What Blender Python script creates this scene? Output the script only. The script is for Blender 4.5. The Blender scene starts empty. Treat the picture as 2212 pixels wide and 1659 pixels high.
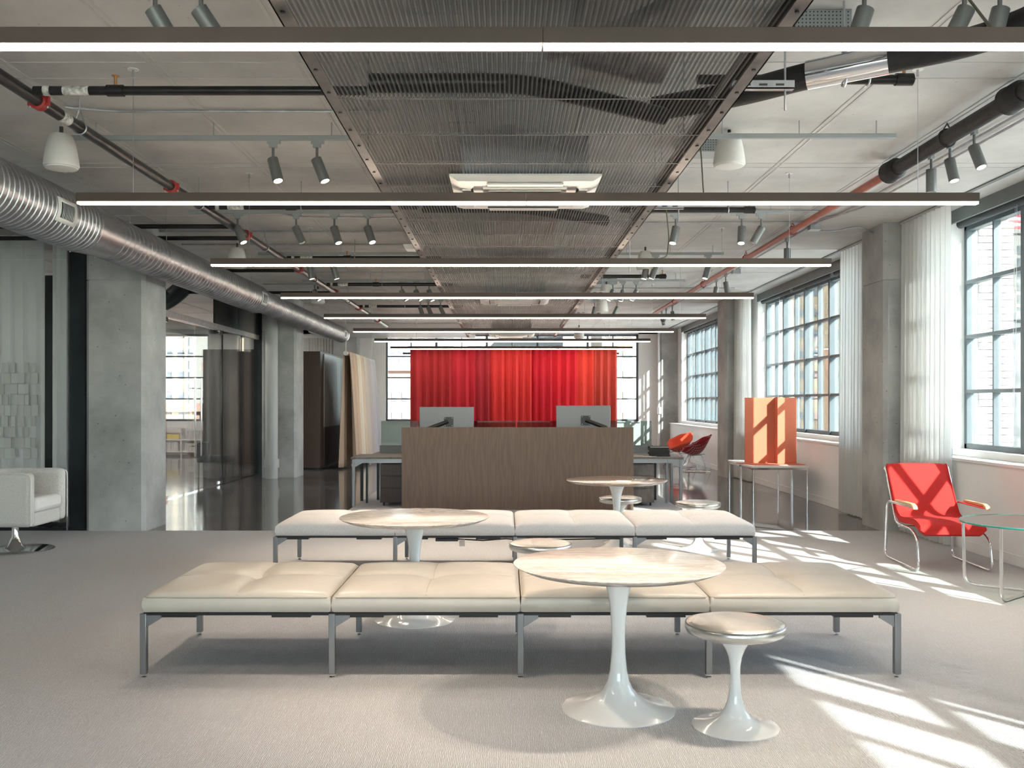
import bpy, math, random
from mathutils import Vector, Matrix

random.seed(7)
S = bpy.context.scene
COL = S.collection
PI = math.pi

# ------------------------------------------------------------------ camera, light, exposure
EYE = 1.55
cam = bpy.data.cameras.new('camera')
cam.sensor_width = 36.0
cam.sensor_fit = 'HORIZONTAL'
cam.lens = 36.0 * 2050 / 2212
cam.shift_x = 14 / 2212
cam.shift_y = 40.5 / 2212
cam.clip_end = 600
cob = bpy.data.objects.new('camera', cam)
COL.objects.link(cob)
cob.location = (0, 0, EYE)
cob.rotation_euler = (PI / 2, 0, 0)
S.camera = cob

SUN_DIR = Vector((-0.591, 0.807, -0.5555)).normalized()
sun = bpy.data.lights.new('sun', 'SUN')
sun.energy = 46.0
sun.angle = 0.009
sun.color = (1.0, 0.965, 0.92)
sob = bpy.data.objects.new('sun', sun)
COL.objects.link(sob)
sob.location = (30, -30, 30)
sob.rotation_euler = SUN_DIR.to_track_quat('-Z', 'Y').to_euler()

wd = bpy.data.worlds.new('world')
S.world = wd
wd.use_nodes = True
nt = wd.node_tree
nt.nodes.clear()
sky = nt.nodes.new('ShaderNodeTexSky')
sky.sky_type = 'HOSEK_WILKIE'
sky.sun_direction = (-SUN_DIR).normalized()
sky.turbidity = 3.0
sky.ground_albedo = 0.5
bg = nt.nodes.new('ShaderNodeBackground')
bg.inputs['Strength'].default_value = 14.0
wo = nt.nodes.new('ShaderNodeOutputWorld')
hs = nt.nodes.new('ShaderNodeHueSaturation')
hs.inputs['Saturation'].default_value = 0.6
nt.links.new(sky.outputs[0], hs.inputs['Color'])
nt.links.new(hs.outputs[0], bg.inputs['Color'])
nt.links.new(bg.outputs[0], wo.inputs['Surface'])

vs = S.view_settings
S.display_settings.display_device = 'sRGB'
vs.view_transform = 'Standard'
vs.look = 'None'
vs.exposure = 1.85
vs.gamma = 1.0
vs.use_curve_mapping = False
S.cycles.transparent_max_bounces = 20
S.cycles.max_bounces = 8
S.cycles.diffuse_bounces = 4
S.cycles.adaptive_threshold = 0.04

BAR_EMIT = 11.5      # linear pendants
SPOT_WATT = 5.0     # track spotlights

# ------------------------------------------------------------------ materials
def mat(name, col, rough=0.5, metal=0.0, vary=0.0, scale=4.0, bump=0.0, bscale=60.0, stretch=(1, 1, 1), coat=0.0, spec=0.5, dark=None, detail=5.0):
    m = bpy.data.materials.new(name)
    m.use_nodes = True
    n = m.node_tree.nodes
    L = m.node_tree.links
    b = n['Principled BSDF']
    b.inputs['Base Color'].default_value = (*col, 1)
    b.inputs['Roughness'].default_value = rough
    b.inputs['Metallic'].default_value = metal
    b.inputs['Specular IOR Level'].default_value = spec
    b.inputs['Coat Weight'].default_value = coat
    b.inputs['Coat Roughness'].default_value = 0.03
    if vary or bump:
        tc = n.new('ShaderNodeTexCoord')
        mp = n.new('ShaderNodeMapping')
        mp.inputs['Scale'].default_value = stretch
        L.new(tc.outputs['Object'], mp.inputs['Vector'])
    if vary:
        nz = n.new('ShaderNodeTexNoise')
        nz.inputs['Scale'].default_value = scale
        nz.inputs['Detail'].default_value = detail
        nz.inputs['Roughness'].default_value = 0.6
        L.new(mp.outputs[0], nz.inputs['Vector'])
        rp = n.new('ShaderNodeValToRGB')
        lo = dark if dark else tuple(max(0, c * (1 - vary)) for c in col)
        hi = tuple(min(1, c * (1 + vary * 0.6)) for c in col)
        rp.color_ramp.elements[0].color = (*lo, 1)
        rp.color_ramp.elements[0].position = 0.3
        rp.color_ramp.elements[1].color = (*hi, 1)
        rp.color_ramp.elements[1].position = 0.7
        L.new(nz.outputs['Fac'], rp.inputs[0])
        L.new(rp.outputs[0], b.inputs['Base Color'])
    if bump:
        n2 = n.new('ShaderNodeTexNoise')
        n2.inputs['Scale'].default_value = bscale
        n2.inputs['Detail'].default_value = 4
        L.new(mp.outputs[0], n2.inputs['Vector'])
        bp = n.new('ShaderNodeBump')
        bp.inputs['Strength'].default_value = bump
        bp.inputs['Distance'].default_value = 0.01
        L.new(n2.outputs['Fac'], bp.inputs['Height'])
        L.new(bp.outputs[0], b.inputs['Normal'])
    return m

def concrete(name, col, pits=0.5, vary=0.3, rough=0.75):
    m = mat(name, col, rough, 0, 0, spec=0.3)
    n = m.node_tree.nodes; L = m.node_tree.links; b = n['Principled BSDF']
    tc = n.new('ShaderNodeTexCoord')
    big = n.new('ShaderNodeTexNoise'); big.inputs['Scale'].default_value = 1.1; big.inputs['Detail'].default_value = 8; big.inputs['Roughness'].default_value = 0.62
    L.new(tc.outputs['Object'], big.inputs['Vector'])
    r1 = n.new('ShaderNodeValToRGB')
    r1.color_ramp.elements[0].position = 0.3; r1.color_ramp.elements[1].position = 0.72
    r1.color_ramp.elements[0].color = (*[c * (1 - vary) for c in col], 1)
    r1.color_ramp.elements[1].color = (*[min(1, c * (1 + vary * 0.5)) for c in col], 1)
    L.new(big.outputs['Fac'], r1.inputs[0])
    vo = n.new('ShaderNodeTexVoronoi'); vo.inputs['Scale'].default_value = 9.0
    nz = n.new('ShaderNodeTexNoise'); nz.inputs['Scale'].default_value = 3.0
    L.new(tc.outputs['Object'], vo.inputs['Vector']); L.new(tc.outputs['Object'], nz.inputs['Vector'])
    r2 = n.new('ShaderNodeValToRGB')
    r2.color_ramp.elements[0].position = 0.045; r2.color_ramp.elements[1].position = 0.09
    r2.color_ramp.elements[0].color = (1 - pits, 1 - pits, 1 - pits, 1); r2.color_ramp.elements[1].color = (1, 1, 1, 1)
    L.new(vo.outputs['Distance'], r2.inputs[0])
    mx = n.new('ShaderNodeMix'); mx.data_type = 'RGBA'; mx.blend_type = 'MULTIPLY'; mx.inputs[0].default_value = 1.0
    L.new(r1.outputs[0], mx.inputs[6]); L.new(r2.outputs[0], mx.inputs[7])
    L.new(mx.outputs[2], b.inputs['Base Color'])
    bp = n.new('ShaderNodeBump'); bp.inputs['Strength'].default_value = 0.25; bp.inputs['Distance'].default_value = 0.01
    L.new(r2.outputs[0], bp.inputs['Height']); L.new(bp.outputs[0], b.inputs['Normal'])
    return m

def glass(name, tint=(1, 1, 1), refl=1.0, rough=0.0, base=0.0):
    """thin architectural glazing: clear transmission + fresnel mirror"""
    m = bpy.data.materials.new(name); m.use_nodes = True
    n = m.node_tree.nodes; L = m.node_tree.links; n.clear()
    o = n.new('ShaderNodeOutputMaterial'); mx = n.new('ShaderNodeMixShader')
    t = n.new('ShaderNodeBsdfTransparent'); t.inputs[0].default_value = (*tint, 1)
    g = n.new('ShaderNodeBsdfGlossy'); g.inputs['Roughness'].default_value = rough
    fr = n.new('ShaderNodeFresnel'); fr.inputs[0].default_value = 1.5
    mu = n.new('ShaderNodeMath'); mu.operation = 'MULTIPLY_ADD'; mu.inputs[1].default_value = refl; mu.inputs[2].default_value = base; mu.use_clamp = True
    L.new(fr.outputs[0], mu.inputs[0]); L.new(mu.outputs[0], mx.inputs[0])
    L.new(t.outputs[0], mx.inputs[1]); L.new(g.outputs[0], mx.inputs[2]); L.new(mx.outputs[0], o.inputs[0])
    return m

def sheer(name, col, opac=0.6, trans=0.5):
    m = bpy.data.materials.new(name); m.use_nodes = True
    n = m.node_tree.nodes; L = m.node_tree.links; n.clear()
    o = n.new('ShaderNodeOutputMaterial'); mx = n.new('ShaderNodeMixShader'); m2 = n.new('ShaderNodeMixShader')
    d = n.new('ShaderNodeBsdfDiffuse'); d.inputs[0].default_value = (*col, 1)
    tl = n.new('ShaderNodeBsdfTranslucent'); tl.inputs[0].default_value = (*col, 1)
    t = n.new('ShaderNodeBsdfTransparent')
    tc = n.new('ShaderNodeTexCoord'); wv = n.new('ShaderNodeTexNoise'); wv.inputs['Scale'].default_value = 6
    mp = n.new('ShaderNodeMapping'); mp.inputs['Scale'].default_value = (12, 12, 0.3)
    L.new(tc.outputs['Object'], mp.inputs[0]); L.new(mp.outputs[0], wv.inputs['Vector'])
    ma = n.new('ShaderNodeMapRange'); ma.inputs[3].default_value = opac - 0.08; ma.inputs[4].default_value = opac + 0.08
    L.new(wv.outputs['Fac'], ma.inputs[0])
    m2.inputs[0].default_value = trans
    L.new(d.outputs[0], m2.inputs[1]); L.new(tl.outputs[0], m2.inputs[2])
    L.new(ma.outputs[0], mx.inputs[0]); L.new(t.outputs[0], mx.inputs[1]); L.new(m2.outputs[0], mx.inputs[2])
    L.new(mx.outputs[0], o.inputs[0])
    return m

def emit(name, col, s):
    m = bpy.data.materials.new(name); m.use_nodes = True
    n = m.node_tree.nodes; n.clear()
    o = n.new('ShaderNodeOutputMaterial'); e = n.new('ShaderNodeEmission')
    e.inputs[0].default_value = (*col, 1); e.inputs[1].default_value = s
    m.node_tree.links.new(e.outputs[0], o.inputs[0])
    return m

def wave_mat(name, c1, c2, scale, axis, rough, bump=0.3, dist=0.004, distort=0.0, noise=None):
    """fine ribbed / grained surface"""
    m = mat(name, c1, rough)
    n = m.node_tree.nodes; L = m.node_tree.links; b = n['Principled BSDF']
    tc = n.new('ShaderNodeTexCoord'); w = n.new('ShaderNodeTexWave')
    w.wave_type = 'BANDS'; w.bands_direction = axis
    w.inputs['Scale'].default_value = scale; w.inputs['Distortion'].default_value = distort
    w.inputs['Detail'].default_value = 3; w.inputs['Detail Scale'].default_value = 2
    if noise:
        mp = n.new('ShaderNodeMapping'); mp.inputs['Scale'].default_value = noise
        L.new(tc.outputs['Object'], mp.inputs[0]); L.new(mp.outputs[0], w.inputs['Vector'])
    else:
        L.new(tc.outputs['Object'], w.inputs['Vector'])
    r = n.new('ShaderNodeValToRGB'); r.color_ramp.elements[0].color = (*c2, 1); r.color_ramp.elements[1].color = (*c1, 1)
    L.new(w.outputs['Fac'], r.inputs[0]); L.new(r.outputs[0], b.inputs['Base Color'])
    bp = n.new('ShaderNodeBump'); bp.inputs['Strength'].default_value = bump; bp.inputs['Distance'].default_value = dist
    L.new(w.outputs['Fac'], bp.inputs['Height']); L.new(bp.outputs[0], b.inputs['Normal'])
    return m

def marble(name, base, vein, rough=0.12):
    m = mat(name, base, rough, coat=0.15)
    n = m.node_tree.nodes; L = m.node_tree.links; b = n['Principled BSDF']
    tc = n.new('ShaderNodeTexCoord'); mp = n.new('ShaderNodeMapping')
    mp.inputs['Scale'].default_value = (1.6, 9, 1); mp.inputs['Rotation'].default_value = (0, 0, 0.12)
    L.new(tc.outputs['Object'], mp.inputs[0])
    nz = n.new('ShaderNodeTexNoise'); nz.inputs['Scale'].default_value = 2.6; nz.inputs['Detail'].default_value = 9; nz.inputs['Roughness'].default_value = 0.65; nz.inputs['Distortion'].default_value = 1.2
    L.new(mp.outputs[0], nz.inputs['Vector'])
    r = n.new('ShaderNodeValToRGB')
    e = r.color_ramp.elements
    e[0].position = 0.40; e[0].color = (*base, 1); e[1].position = 0.66; e[1].color = (*base, 1)
    k = e.new(0.52); k.color = (*vein, 1)
    k = e.new(0.47); k.color = (*[0.6 * a + 0.4 * c for a, c in zip(base, vein)], 1)
    L.new(nz.outputs['Fac'], r.inputs[0]); L.new(r.outputs[0], b.inputs['Base Color'])
    return m

M = {}
M['ceiling'] = concrete('ceiling_concrete', (0.56, 0.55, 0.53), pits=0.3, vary=0.22)
M['column'] = concrete('column_concrete', (0.42, 0.425, 0.415), pits=0.6, vary=0.42)
M['floor'] = mat('polished_concrete', (0.135, 0.135, 0.137), 0.09, vary=0.35, scale=1.3, bump=0.02, bscale=3, spec=0.6, detail=9)
M['carpet'] = wave_mat('ribbed_carpet', (0.61, 0.605, 0.61), (0.36, 0.36, 0.37), 40, 'X', 0.95, 0.6, 0.004, 5.0, (1, 0.35, 1))
M['carpet_edge'] = mat('carpet_binding', (0.42, 0.41, 0.42), 0.95)
M['white_wall'] = mat('white_paint', (0.80, 0.80, 0.79), 0.6, vary=0.03, scale=2)
M['grey_wall'] = mat('grey_paint', (0.55, 0.55, 0.55), 0.6, vary=0.04, scale=2)
M['brick'] = mat('white_brick', (0.34, 0.335, 0.32), 0.8, vary=0.25, scale=9, bump=0.3)
M['mortar'] = mat('mortar', (0.20, 0.195, 0.19), 0.9)
M['frame'] = mat('window_steel', (0.085, 0.11, 0.125), 0.42, vary=0.1)
M['fascia'] = mat('shade_fascia', (0.14, 0.155, 0.155), 0.5, vary=0.08)
M['shade_roll'] = mat('roller_shade_fabric', (0.045, 0.055, 0.06), 0.7)
M['pane'] = glass('window_glass', (0.93, 0.97, 0.96), 0.9)
M['partition'] = glass('partition_glass', (0.965, 0.97, 0.965), 0.7, 0.0, 0.0)
M['screen_glass'] = glass('screen_glass', (0.62, 0.70, 0.67), 1.0, 0.03, 0.06)
M['table_glass'] = glass('table_glass', (0.80, 0.93, 0.88), 1.1, 0.0, 0.03)
M['glass_edge'] = mat('glass_edge', (0.02, 0.24, 0.20), 0.1, spec=0.8)
M['sheer'] = sheer('sheer_white', (0.70, 0.70, 0.685), 0.94, 0.30)
M['steel_dark'] = mat('blackened_steel', (0.022, 0.032, 0.036), 0.38, 0.3, vary=0.3, scale=3)
M['black'] = mat('black_paint', (0.012, 0.012, 0.013), 0.35)
M['black_pipe'] = mat('black_iron', (0.018, 0.018, 0.020), 0.30, 0.2, vary=0.4, scale=14)
M['insul'] = mat('black_rubber_insulation', (0.012, 0.012, 0.013), 0.6, vary=0.3, scale=20, bump=0.3, bscale=40)
M['red_pipe'] = mat('red_primer_pipe', (0.36, 0.085, 0.045), 0.42, vary=0.25, scale=8)
M['red_clamp'] = mat('red_coupling', (0.38, 0.025, 0.02), 0.5, vary=0.2)
M['galv'] = mat('galvanised', (0.46, 0.47, 0.49), 0.38, 0.75, vary=0.2, scale=10)
M['duct'] = mat('spiral_duct_steel', (0.40, 0.40, 0.415), 0.33, 0.85, vary=0.25, scale=3, stretch=(1, 1, 4))
M['track_grey'] = mat('track_grey', (0.30, 0.33, 0.335), 0.5, 0.2, vary=0.06)
M['spot_grey'] = mat('spot_grey', (0.17, 0.18, 0.18), 0.42, 0.4, vary=0.08, scale=5)
M['bronze'] = mat('bronze_bar', (0.080, 0.055, 0.043), 0.45, 0.1, vary=0.1, scale=3)
M['glow'] = emit('warm_diffuser', (1.0, 0.80, 0.63), BAR_EMIT)
M['lens'] = emit('spot_lens', (1.0, 0.86, 0.66), 6.0)
M['mesh_frame'] = mat('mesh_rail_steel', (0.16, 0.15, 0.145), 0.45, 0.5, vary=0.3, scale=6)
M['plastic_white'] = mat('white_plastic', (0.74, 0.73, 0.70), 0.45, vary=0.03)
M['plastic_dark'] = mat('dark_slot', (0.04, 0.04, 0.04), 0.6)
M['speaker'] = mat('speaker_white', (0.62, 0.61, 0.58), 0.55, vary=0.04)
M['white_gloss'] = mat('white_enamel', (0.78, 0.79, 0.78), 0.12, vary=0.02, coat=0.6)
M['marble'] = marble('white_marble', (0.64, 0.615, 0.58), (0.43, 0.385, 0.345), 0.2)
M['brown_marble'] = marble('brown_marble', (0.20, 0.145, 0.115), (0.34, 0.27, 0.23), 0.06)
M['silver'] = mat('silver_leather', (0.66, 0.65, 0.62), 0.27, 0.92, vary=0.08, scale=9, bump=0.08, bscale=180)
M['leather'] = mat('cream_leather', (0.48, 0.442, 0.385), 0.36, vary=0.06, scale=6, bump=0.04, bscale=220)
M['leather_pipe'] = mat('cream_piping', (0.36, 0.325, 0.27), 0.4)
M['fabric_bench'] = mat('grey_weave', (0.56, 0.545, 0.535), 0.92, vary=0.14, scale=90, bump=0.25, bscale=420)
M['leg_steel'] = mat('satin_leg_steel', (0.27, 0.275, 0.285), 0.32, 0.85, vary=0.06)
M['chrome'] = mat('chrome', (0.80, 0.80, 0.81), 0.07, 1.0, vary=0.02)
M['wood'] = wave_mat('smoked_oak', (0.165, 0.110, 0.080), (0.135, 0.088, 0.064), 5, 'X', 0.48, 0.05, 0.002, 16.0, (1, 1, 0.10))
M['wood_dark'] = wave_mat('dark_oak', (0.062, 0.040, 0.032), (0.045, 0.028, 0.022), 9, 'X', 0.45, 0.06, 0.002, 7.0, (1, 1, 0.16))
M['wood_grey'] = wave_mat('grey_oak', (0.16, 0.14, 0.125), (0.12, 0.10, 0.09), 14, 'Y', 0.5, 0.08, 0.002, 6.0, (1, 1, 0.2))
M['arm_wood'] = wave_mat('light_beech', (0.66, 0.46, 0.25), (0.56, 0.36, 0.18), 25, 'X', 0.4, 0.05, 0.001, 5.0, (1, 0.15, 1))
M['red_felt'] = mat('red_wool', (0.52, 0.014, 0.010), 0.85, vary=0.10, scale=50, bump=0.15, bscale=400)
M['red_pad'] = mat('maroon_wool_seat', (0.32, 0.012, 0.018), 0.85, vary=0.08, scale=60)
M['red_wire'] = mat('rose_wire', (0.58, 0.36, 0.40), 0.35, vary=0.05)
M['orange_pad'] = mat('orange_wool_seat', (0.72, 0.075, 0.03), 0.85, vary=0.08, scale=60)
M['orange_felt'] = mat('coral_felt', (0.60, 0.17, 0.095), 0.9, vary=0.05, scale=60, bump=0.1, bscale=300)
M['alu'] = mat('monitor_aluminium', (0.20, 0.20, 0.205), 0.4, 0.5, vary=0.03)
M['boucle'] = mat('white_boucle', (0.70, 0.68, 0.64), 0.98, vary=0.14, scale=80, bump=0.9, bscale=150)
M['cushion_white'] = mat('white_cushion', (0.74, 0.725, 0.70), 0.95, vary=0.04, scale=30)
M['pvc'] = mat('grey_pvc', (0.42, 0.43, 0.42), 0.5, vary=0.06, scale=2)
M['paper'] = mat('printed_sheet', (0.72, 0.62, 0.58), 0.7, vary=0.4, scale=14)
M['book_black'] = mat('black_cover', (0.02, 0.02, 0.022), 0.6, vary=0.2)
M['yellow'] = mat('yellow_card', (0.72, 0.56, 0.02), 0.6, vary=0.05)
M['book_mix'] = mat('magazine_spines', (0.52, 0.50, 0.47), 0.7, vary=0.5, scale=30, stretch=(1, 1, 0.1))
M['shelf_white'] = mat('shelf_white', (0.72, 0.72, 0.72), 0.5, vary=0.02)
M['gold'] = mat('gold_mesh', (0.65, 0.38, 0.06), 0.3, 0.9, vary=0.5, scale=25)
M['dark_seat'] = mat('navy_upholstery', (0.02, 0.022, 0.04), 0.9, vary=0.2, scale=40)
M['cable'] = mat('olive_cable', (0.09, 0.09, 0.06), 0.6)
M['brass'] = mat('brass_sprinkler', (0.55, 0.28, 0.12), 0.35, 0.8)
M['label'] = mat('pipe_label', (0.55, 0.54, 0.50), 0.7, vary=0.7, scale=30)
M['bld_beige'] = mat('beige_stone', (0.075, 0.056, 0.036), 0.9, vary=0.08, scale=0.4)
M['bld_pink'] = mat('brick_salmon', (0.085, 0.045, 0.034), 0.9, vary=0.10, scale=0.5)
M['bld_white'] = mat('white_stone', (0.085, 0.083, 0.078), 0.9, vary=0.06, scale=0.4)
M['bld_grey'] = mat('grey_render', (0.06, 0.064, 0.07), 0.9, vary=0.12, scale=0.3)
M['bld_blue'] = mat('blue_curtain_wall', (0.05, 0.064, 0.078), 0.3, vary=0.2, scale=0.6)
M['bld_glass'] = mat('dark_building_glass', (0.025, 0.03, 0.038), 0.15, vary=0.3, scale=0.5)
M['ground'] = mat('street_asphalt', (0.30, 0.30, 0.30), 0.9, vary=0.1, scale=0.1)
M['flag_red'] = mat('flag_red', (0.60, 0.04, 0.05), 0.8)
M['flag_white'] = mat('flag_white', (0.80, 0.80, 0.78), 0.8)
M['flag_blue'] = mat('flag_blue', (0.05, 0.10, 0.32), 0.8)

def mesh_sheet_mat():
    """woven metal: dark steel wires with open cells (real holes as alpha)"""
    m = bpy.data.materials.new('woven_metal_mesh'); m.use_nodes = True
    n = m.node_tree.nodes; L = m.node_tree.links
    b = n['Principled BSDF']
    b.inputs['Base Color'].default_value = (0.075, 0.075, 0.073, 1); b.inputs['Metallic'].default_value = 0.4; b.inputs['Roughness'].default_value = 0.45
    t = n.new('ShaderNodeBsdfTransparent'); mx = n.new('ShaderNodeMixShader')
    # wires bunch on the ridges of the corrugation and open up in the valleys (object-space height)
    tc = n.new('ShaderNodeTexCoord'); sp = n.new('ShaderNodeSeparateXYZ')
    L.new(tc.outputs['Object'], sp.inputs[0])
    mr = n.new('ShaderNodeMapRange'); mr.inputs[1].default_value = -0.008; mr.inputs[2].default_value = 0.008
    mr.inputs[3].default_value = 0.92; mr.inputs[4].default_value = 0.34
    L.new(sp.outputs[2], mr.inputs[0]); L.new(mr.outputs[0], mx.inputs[0])
    L.new(t.outputs[0], mx.inputs[1]); L.new(b.outputs[0], mx.inputs[2])
    L.new(mx.outputs[0], n['Material Output'].inputs[0])
    return m
M['mesh_sheet'] = mesh_sheet_mat()

# ------------------------------------------------------------------ geometry helpers
class MB:
    def __init__(s):
        s.v = []; s.f = []
    def add(s, v, f):
        o = len(s.v); s.v += [tuple(p) for p in v]; s.f += [tuple(i + o for i in q) for q in f]; return s
    def box(s, x0, x1, y0, y1, z0, z1):
        v = [(x0, y0, z0), (x1, y0, z0), (x1, y1, z0), (x0, y1, z0), (x0, y0, z1), (x1, y0, z1), (x1, y1, z1), (x0, y1, z1)]
        return s.add(v, [(0, 3, 2, 1), (4, 5, 6, 7), (0, 1, 5, 4), (1, 2, 6, 5), (2, 3, 7, 6), (3, 0, 4, 7)])
    def prism(s, poly, h0, h1, axis='z'):
        n = len(poly)
        def P(a, b, h):
            return {'z': (a, b, h), 'x': (h, a, b), 'y': (a, h, b)}[axis]
        v = [P(a, b, h0) for a, b in poly] + [P(a, b, h1) for a, b in poly]
        f = [tuple(range(n - 1, -1, -1)), tuple(range(n, 2 * n))] + [(i, (i + 1) % n, n + (i + 1) % n, n + i) for i in range(n)]
        return s.add(v, f)
    def tube(s, pts, r, n=10, closed=False):
        pts = [Vector(p) for p in pts]; N = len(pts)
        rs = r if isinstance(r, (list, tuple)) else [r] * N
        def tan(i):
            a = pts[(i - 1) % N] if (closed or i > 0) else pts[0]
            b = pts[(i + 1) % N] if (closed or i < N - 1) else pts[-1]
            return (b - a).normalized()
        t = tan(0); up = Vector((0, 0, 1)) if abs(t.z) < 0.9 else Vector((1, 0, 0))
        u = t.cross(up).normalized()
        rings = []
        for i in range(N):
            t2 = tan(i); u = (u - t2 * u.dot(t2))
            u = u.normalized() if u.length > 1e-6 else t2.orthogonal().normalized()
            w = t2.cross(u)
            rings.append([pts[i] + (u * math.cos(2 * PI * k / n) + w * math.sin(2 * PI * k / n)) * rs[i] for k in range(n)])
        v = [p for rg in rings for p in rg]; f = []
        R = N if closed else N - 1
        for i in range(R):
            j = (i + 1) % N
            for k in range(n):
                f.append((i * n + k, i * n + (k + 1) % n, j * n + (k + 1) % n, j * n + k))
        if not closed:
            f.append(tuple(range(n - 1, -1, -1))); f.append(tuple((N - 1) * n + k for k in range(n)))
        return s.add(v, f)
    def cyl(s, p0, p1, r, n=14, r2=None):
        return s.tube([p0, p1], [r, r if r2 is None else r2], n)
    def lathe(s, prof, n=48, c=(0, 0, 0), cap=True):
        v = []; f = []
        for r, z in prof:
            v += [(c[0] + r * math.cos(2 * PI * k / n), c[1] + r * math.sin(2 * PI * k / n), c[2] + z) for k in range(n)]
        for i in range(len(prof) - 1):
            for k in range(n):
                f.append((i * n + k, i * n + (k + 1) % n, (i + 1) * n + (k + 1) % n, (i + 1) * n + k))
        if cap:
            f.append(tuple(range(n - 1, -1, -1))); f.append(tuple((len(prof) - 1) * n + k for k in range(n)))
        return s.add(v, f)
    def grid(s, fn, nu, nv):
        v = [fn(i / nu, j / nv) for j in range(nv + 1) for i in range(nu + 1)]
        f = [(j * (nu + 1) + i, j * (nu + 1) + i + 1, (j + 1) * (nu + 1) + i + 1, (j + 1) * (nu + 1) + i) for j in range(nv) for i in range(nu)]
        return s.add(v, f)
    def mesh(s, name, m, smooth=True, ang=0.7):
        me = bpy.data.meshes.new(name); me.from_pydata(s.v, [], s.f); me.update()
        me.materials.append(m)
        if smooth:
            me.shade_smooth()
            me.set_sharp_from_angle(angle=ang)
        return me
    def build(s, name, m, parent=None, loc=None, bevel=0, smooth=True, solid=0, sub=0, ang=0.7):
        return link(name, s.mesh(name, m, smooth, ang), parent, loc, bevel, solid, sub)

def link(name, me, parent=None, loc=None, bevel=0, solid=0, sub=0, rot=None):
    o = bpy.data.objects.new(name, me); COL.objects.link(o)
    if parent: o.parent = parent
    if loc: o.location = loc
    if rot: o.rotation_euler = rot
    if solid:
        q = o.modifiers.new('solid', 'SOLIDIFY'); q.thickness = solid; q.offset = 0
    if bevel:
        q = o.modifiers.new('bevel', 'BEVEL'); q.width = bevel; q.segments = 2; q.limit_method = 'ANGLE'
    if sub:
        q = o.modifiers.new('sub', 'SUBSURF'); q.levels = sub; q.render_levels = sub
    return o

def tag(o, label=None, cat=None, group=None, kind=None):
    if label: o['label'] = label
    if cat: o['category'] = cat
    if group: o['group'] = group
    if kind: o['kind'] = kind
    return o

def thing(name, label, cat, loc=(0, 0, 0), rz=0, group=None, kind=None):
    o = bpy.data.objects.new(name, None); COL.objects.link(o)
    o.location = loc; o.rotation_euler = (0, 0, rz); o.empty_display_size = 0.1
    return tag(o, label, cat, group, kind)

def struct(name, mb, m, bevel=0, **k):
    return tag(mb.build(name, m, bevel=bevel, **k), kind='structure')

def copy_tree(root, loc=None, rz=None, label=None):
    def cp(o, par):
        c = o.copy(); COL.objects.link(c)
        if par: c.parent = par
        for ch in o.children: cp(ch, c)
        return c
    r = cp(root, None)
    if loc: r.location = loc
    if rz is not None: r.rotation_euler = (0, 0, rz)
    if label: r['label'] = label
    return r

def fillet(pts, rad, seg=6, closed=False):
    pts = [Vector(p) for p in pts]; out = []
    N = len(pts)
    for i, p in enumerate(pts):
        if not closed and i in (0, N - 1):
            out.append(p); continue
        a = pts[i - 1] - p; b = pts[(i + 1) % N] - p
        la, lb = a.length, b.length
        r = min(rad, la * 0.48, lb * 0.48)
        p0 = p + a.normalized() * r; p1 = p + b.normalized() * r
        for k in range(seg + 1):
            t = k / seg
            out.append(p0 * (1 - t) ** 2 + p * 2 * t * (1 - t) + p1 * t * t)
    return out

ORD = ['first', 'second', 'third', 'fourth', 'fifth', 'sixth', 'seventh', 'eighth', 'ninth', 'tenth', 'eleventh', 'twelfth']

# ------------------------------------------------------------------ main dimensions (metres; camera at origin looking +Y)
H = 3.72                   # ceiling
XR, XU, XG = 4.84, 5.07, 5.28   # sill wall face, pier face, glazing plane
XO = 5.72                  # outer brick face
FAR = 28.3
NEAR = -6.0
LEFT = -12.5
BAY = 8.25
COLY = [3.15, 11.40, 19.65, 27.90]
CZ = 0.006                 # carpet pile height
SILL = 0.96

# ------------------------------------------------------------------ shell
struct('floor', MB().box(LEFT, XR + 0.1, NEAR, FAR + 0.1, -0.3, 0), M['floor'])
ceiling = struct('ceiling', MB().box(LEFT, XG + 0.1, NEAR, FAR + 0.6, H, H + 0.35), M['ceiling'])
seam = MB()
me = MB().box(-0.010, 0.010, NEAR, FAR, H - 0.004, H + 0.01).mesh('formwork_seam', M['ceiling'])
for i in range(-11, 5):
    for off in (-0.022, 0.022):
        link('formwork_seam', me, ceiling, (i * 0.95 - 0.36 + off, 0, 0))
me = MB().box(LEFT, XR, -0.008, 0.008, H - 0.004, H + 0.01).mesh('formwork_joint', M['ceiling'])
for y in (2.3, 6.05, 6.35, 8.6, 8.75, 11.0, 13.4, 15.8, 18.2, 20.6, 23.0, 25.4):
    link('formwork_joint', me, ceiling, (0, y, 0))
carpet = tag(MB().box(LEFT + 0.02, XR - 0.02, NEAR, 11.46, 0.0005, CZ).build('carpet', M['carpet']),
             'pale grey ribbed carpet covering the whole lounge floor in front', 'carpet', kind='thing')
rug = tag(MB().box(-2.26, 2.55, 11.462, 17.6, 0.0005, CZ).build('carpet', M['carpet']),
          'strip of grey carpet running under the reception desk', 'carpet', kind='thing')

wall_near = struct('wall_near', MB().box(LEFT, XO, NEAR - 0.3, NEAR, 0, SILL), M['white_wall'])
MB().box(LEFT, XO, NEAR - 0.3, NEAR, 3.60, H).build('lintel', M['white_wall'], wall_near)
for x0, x1 in ((LEFT, -4.0), (3.5, XO)):
    MB().box(x0, x1, NEAR - 0.3, NEAR, SILL, 3.60).build('pier', M['white_wall'], wall_near)
struct('wall_left', MB().box(LEFT - 0.2, LEFT, NEAR, FAR + 0.3, 0, H), M['white_wall'])

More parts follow.
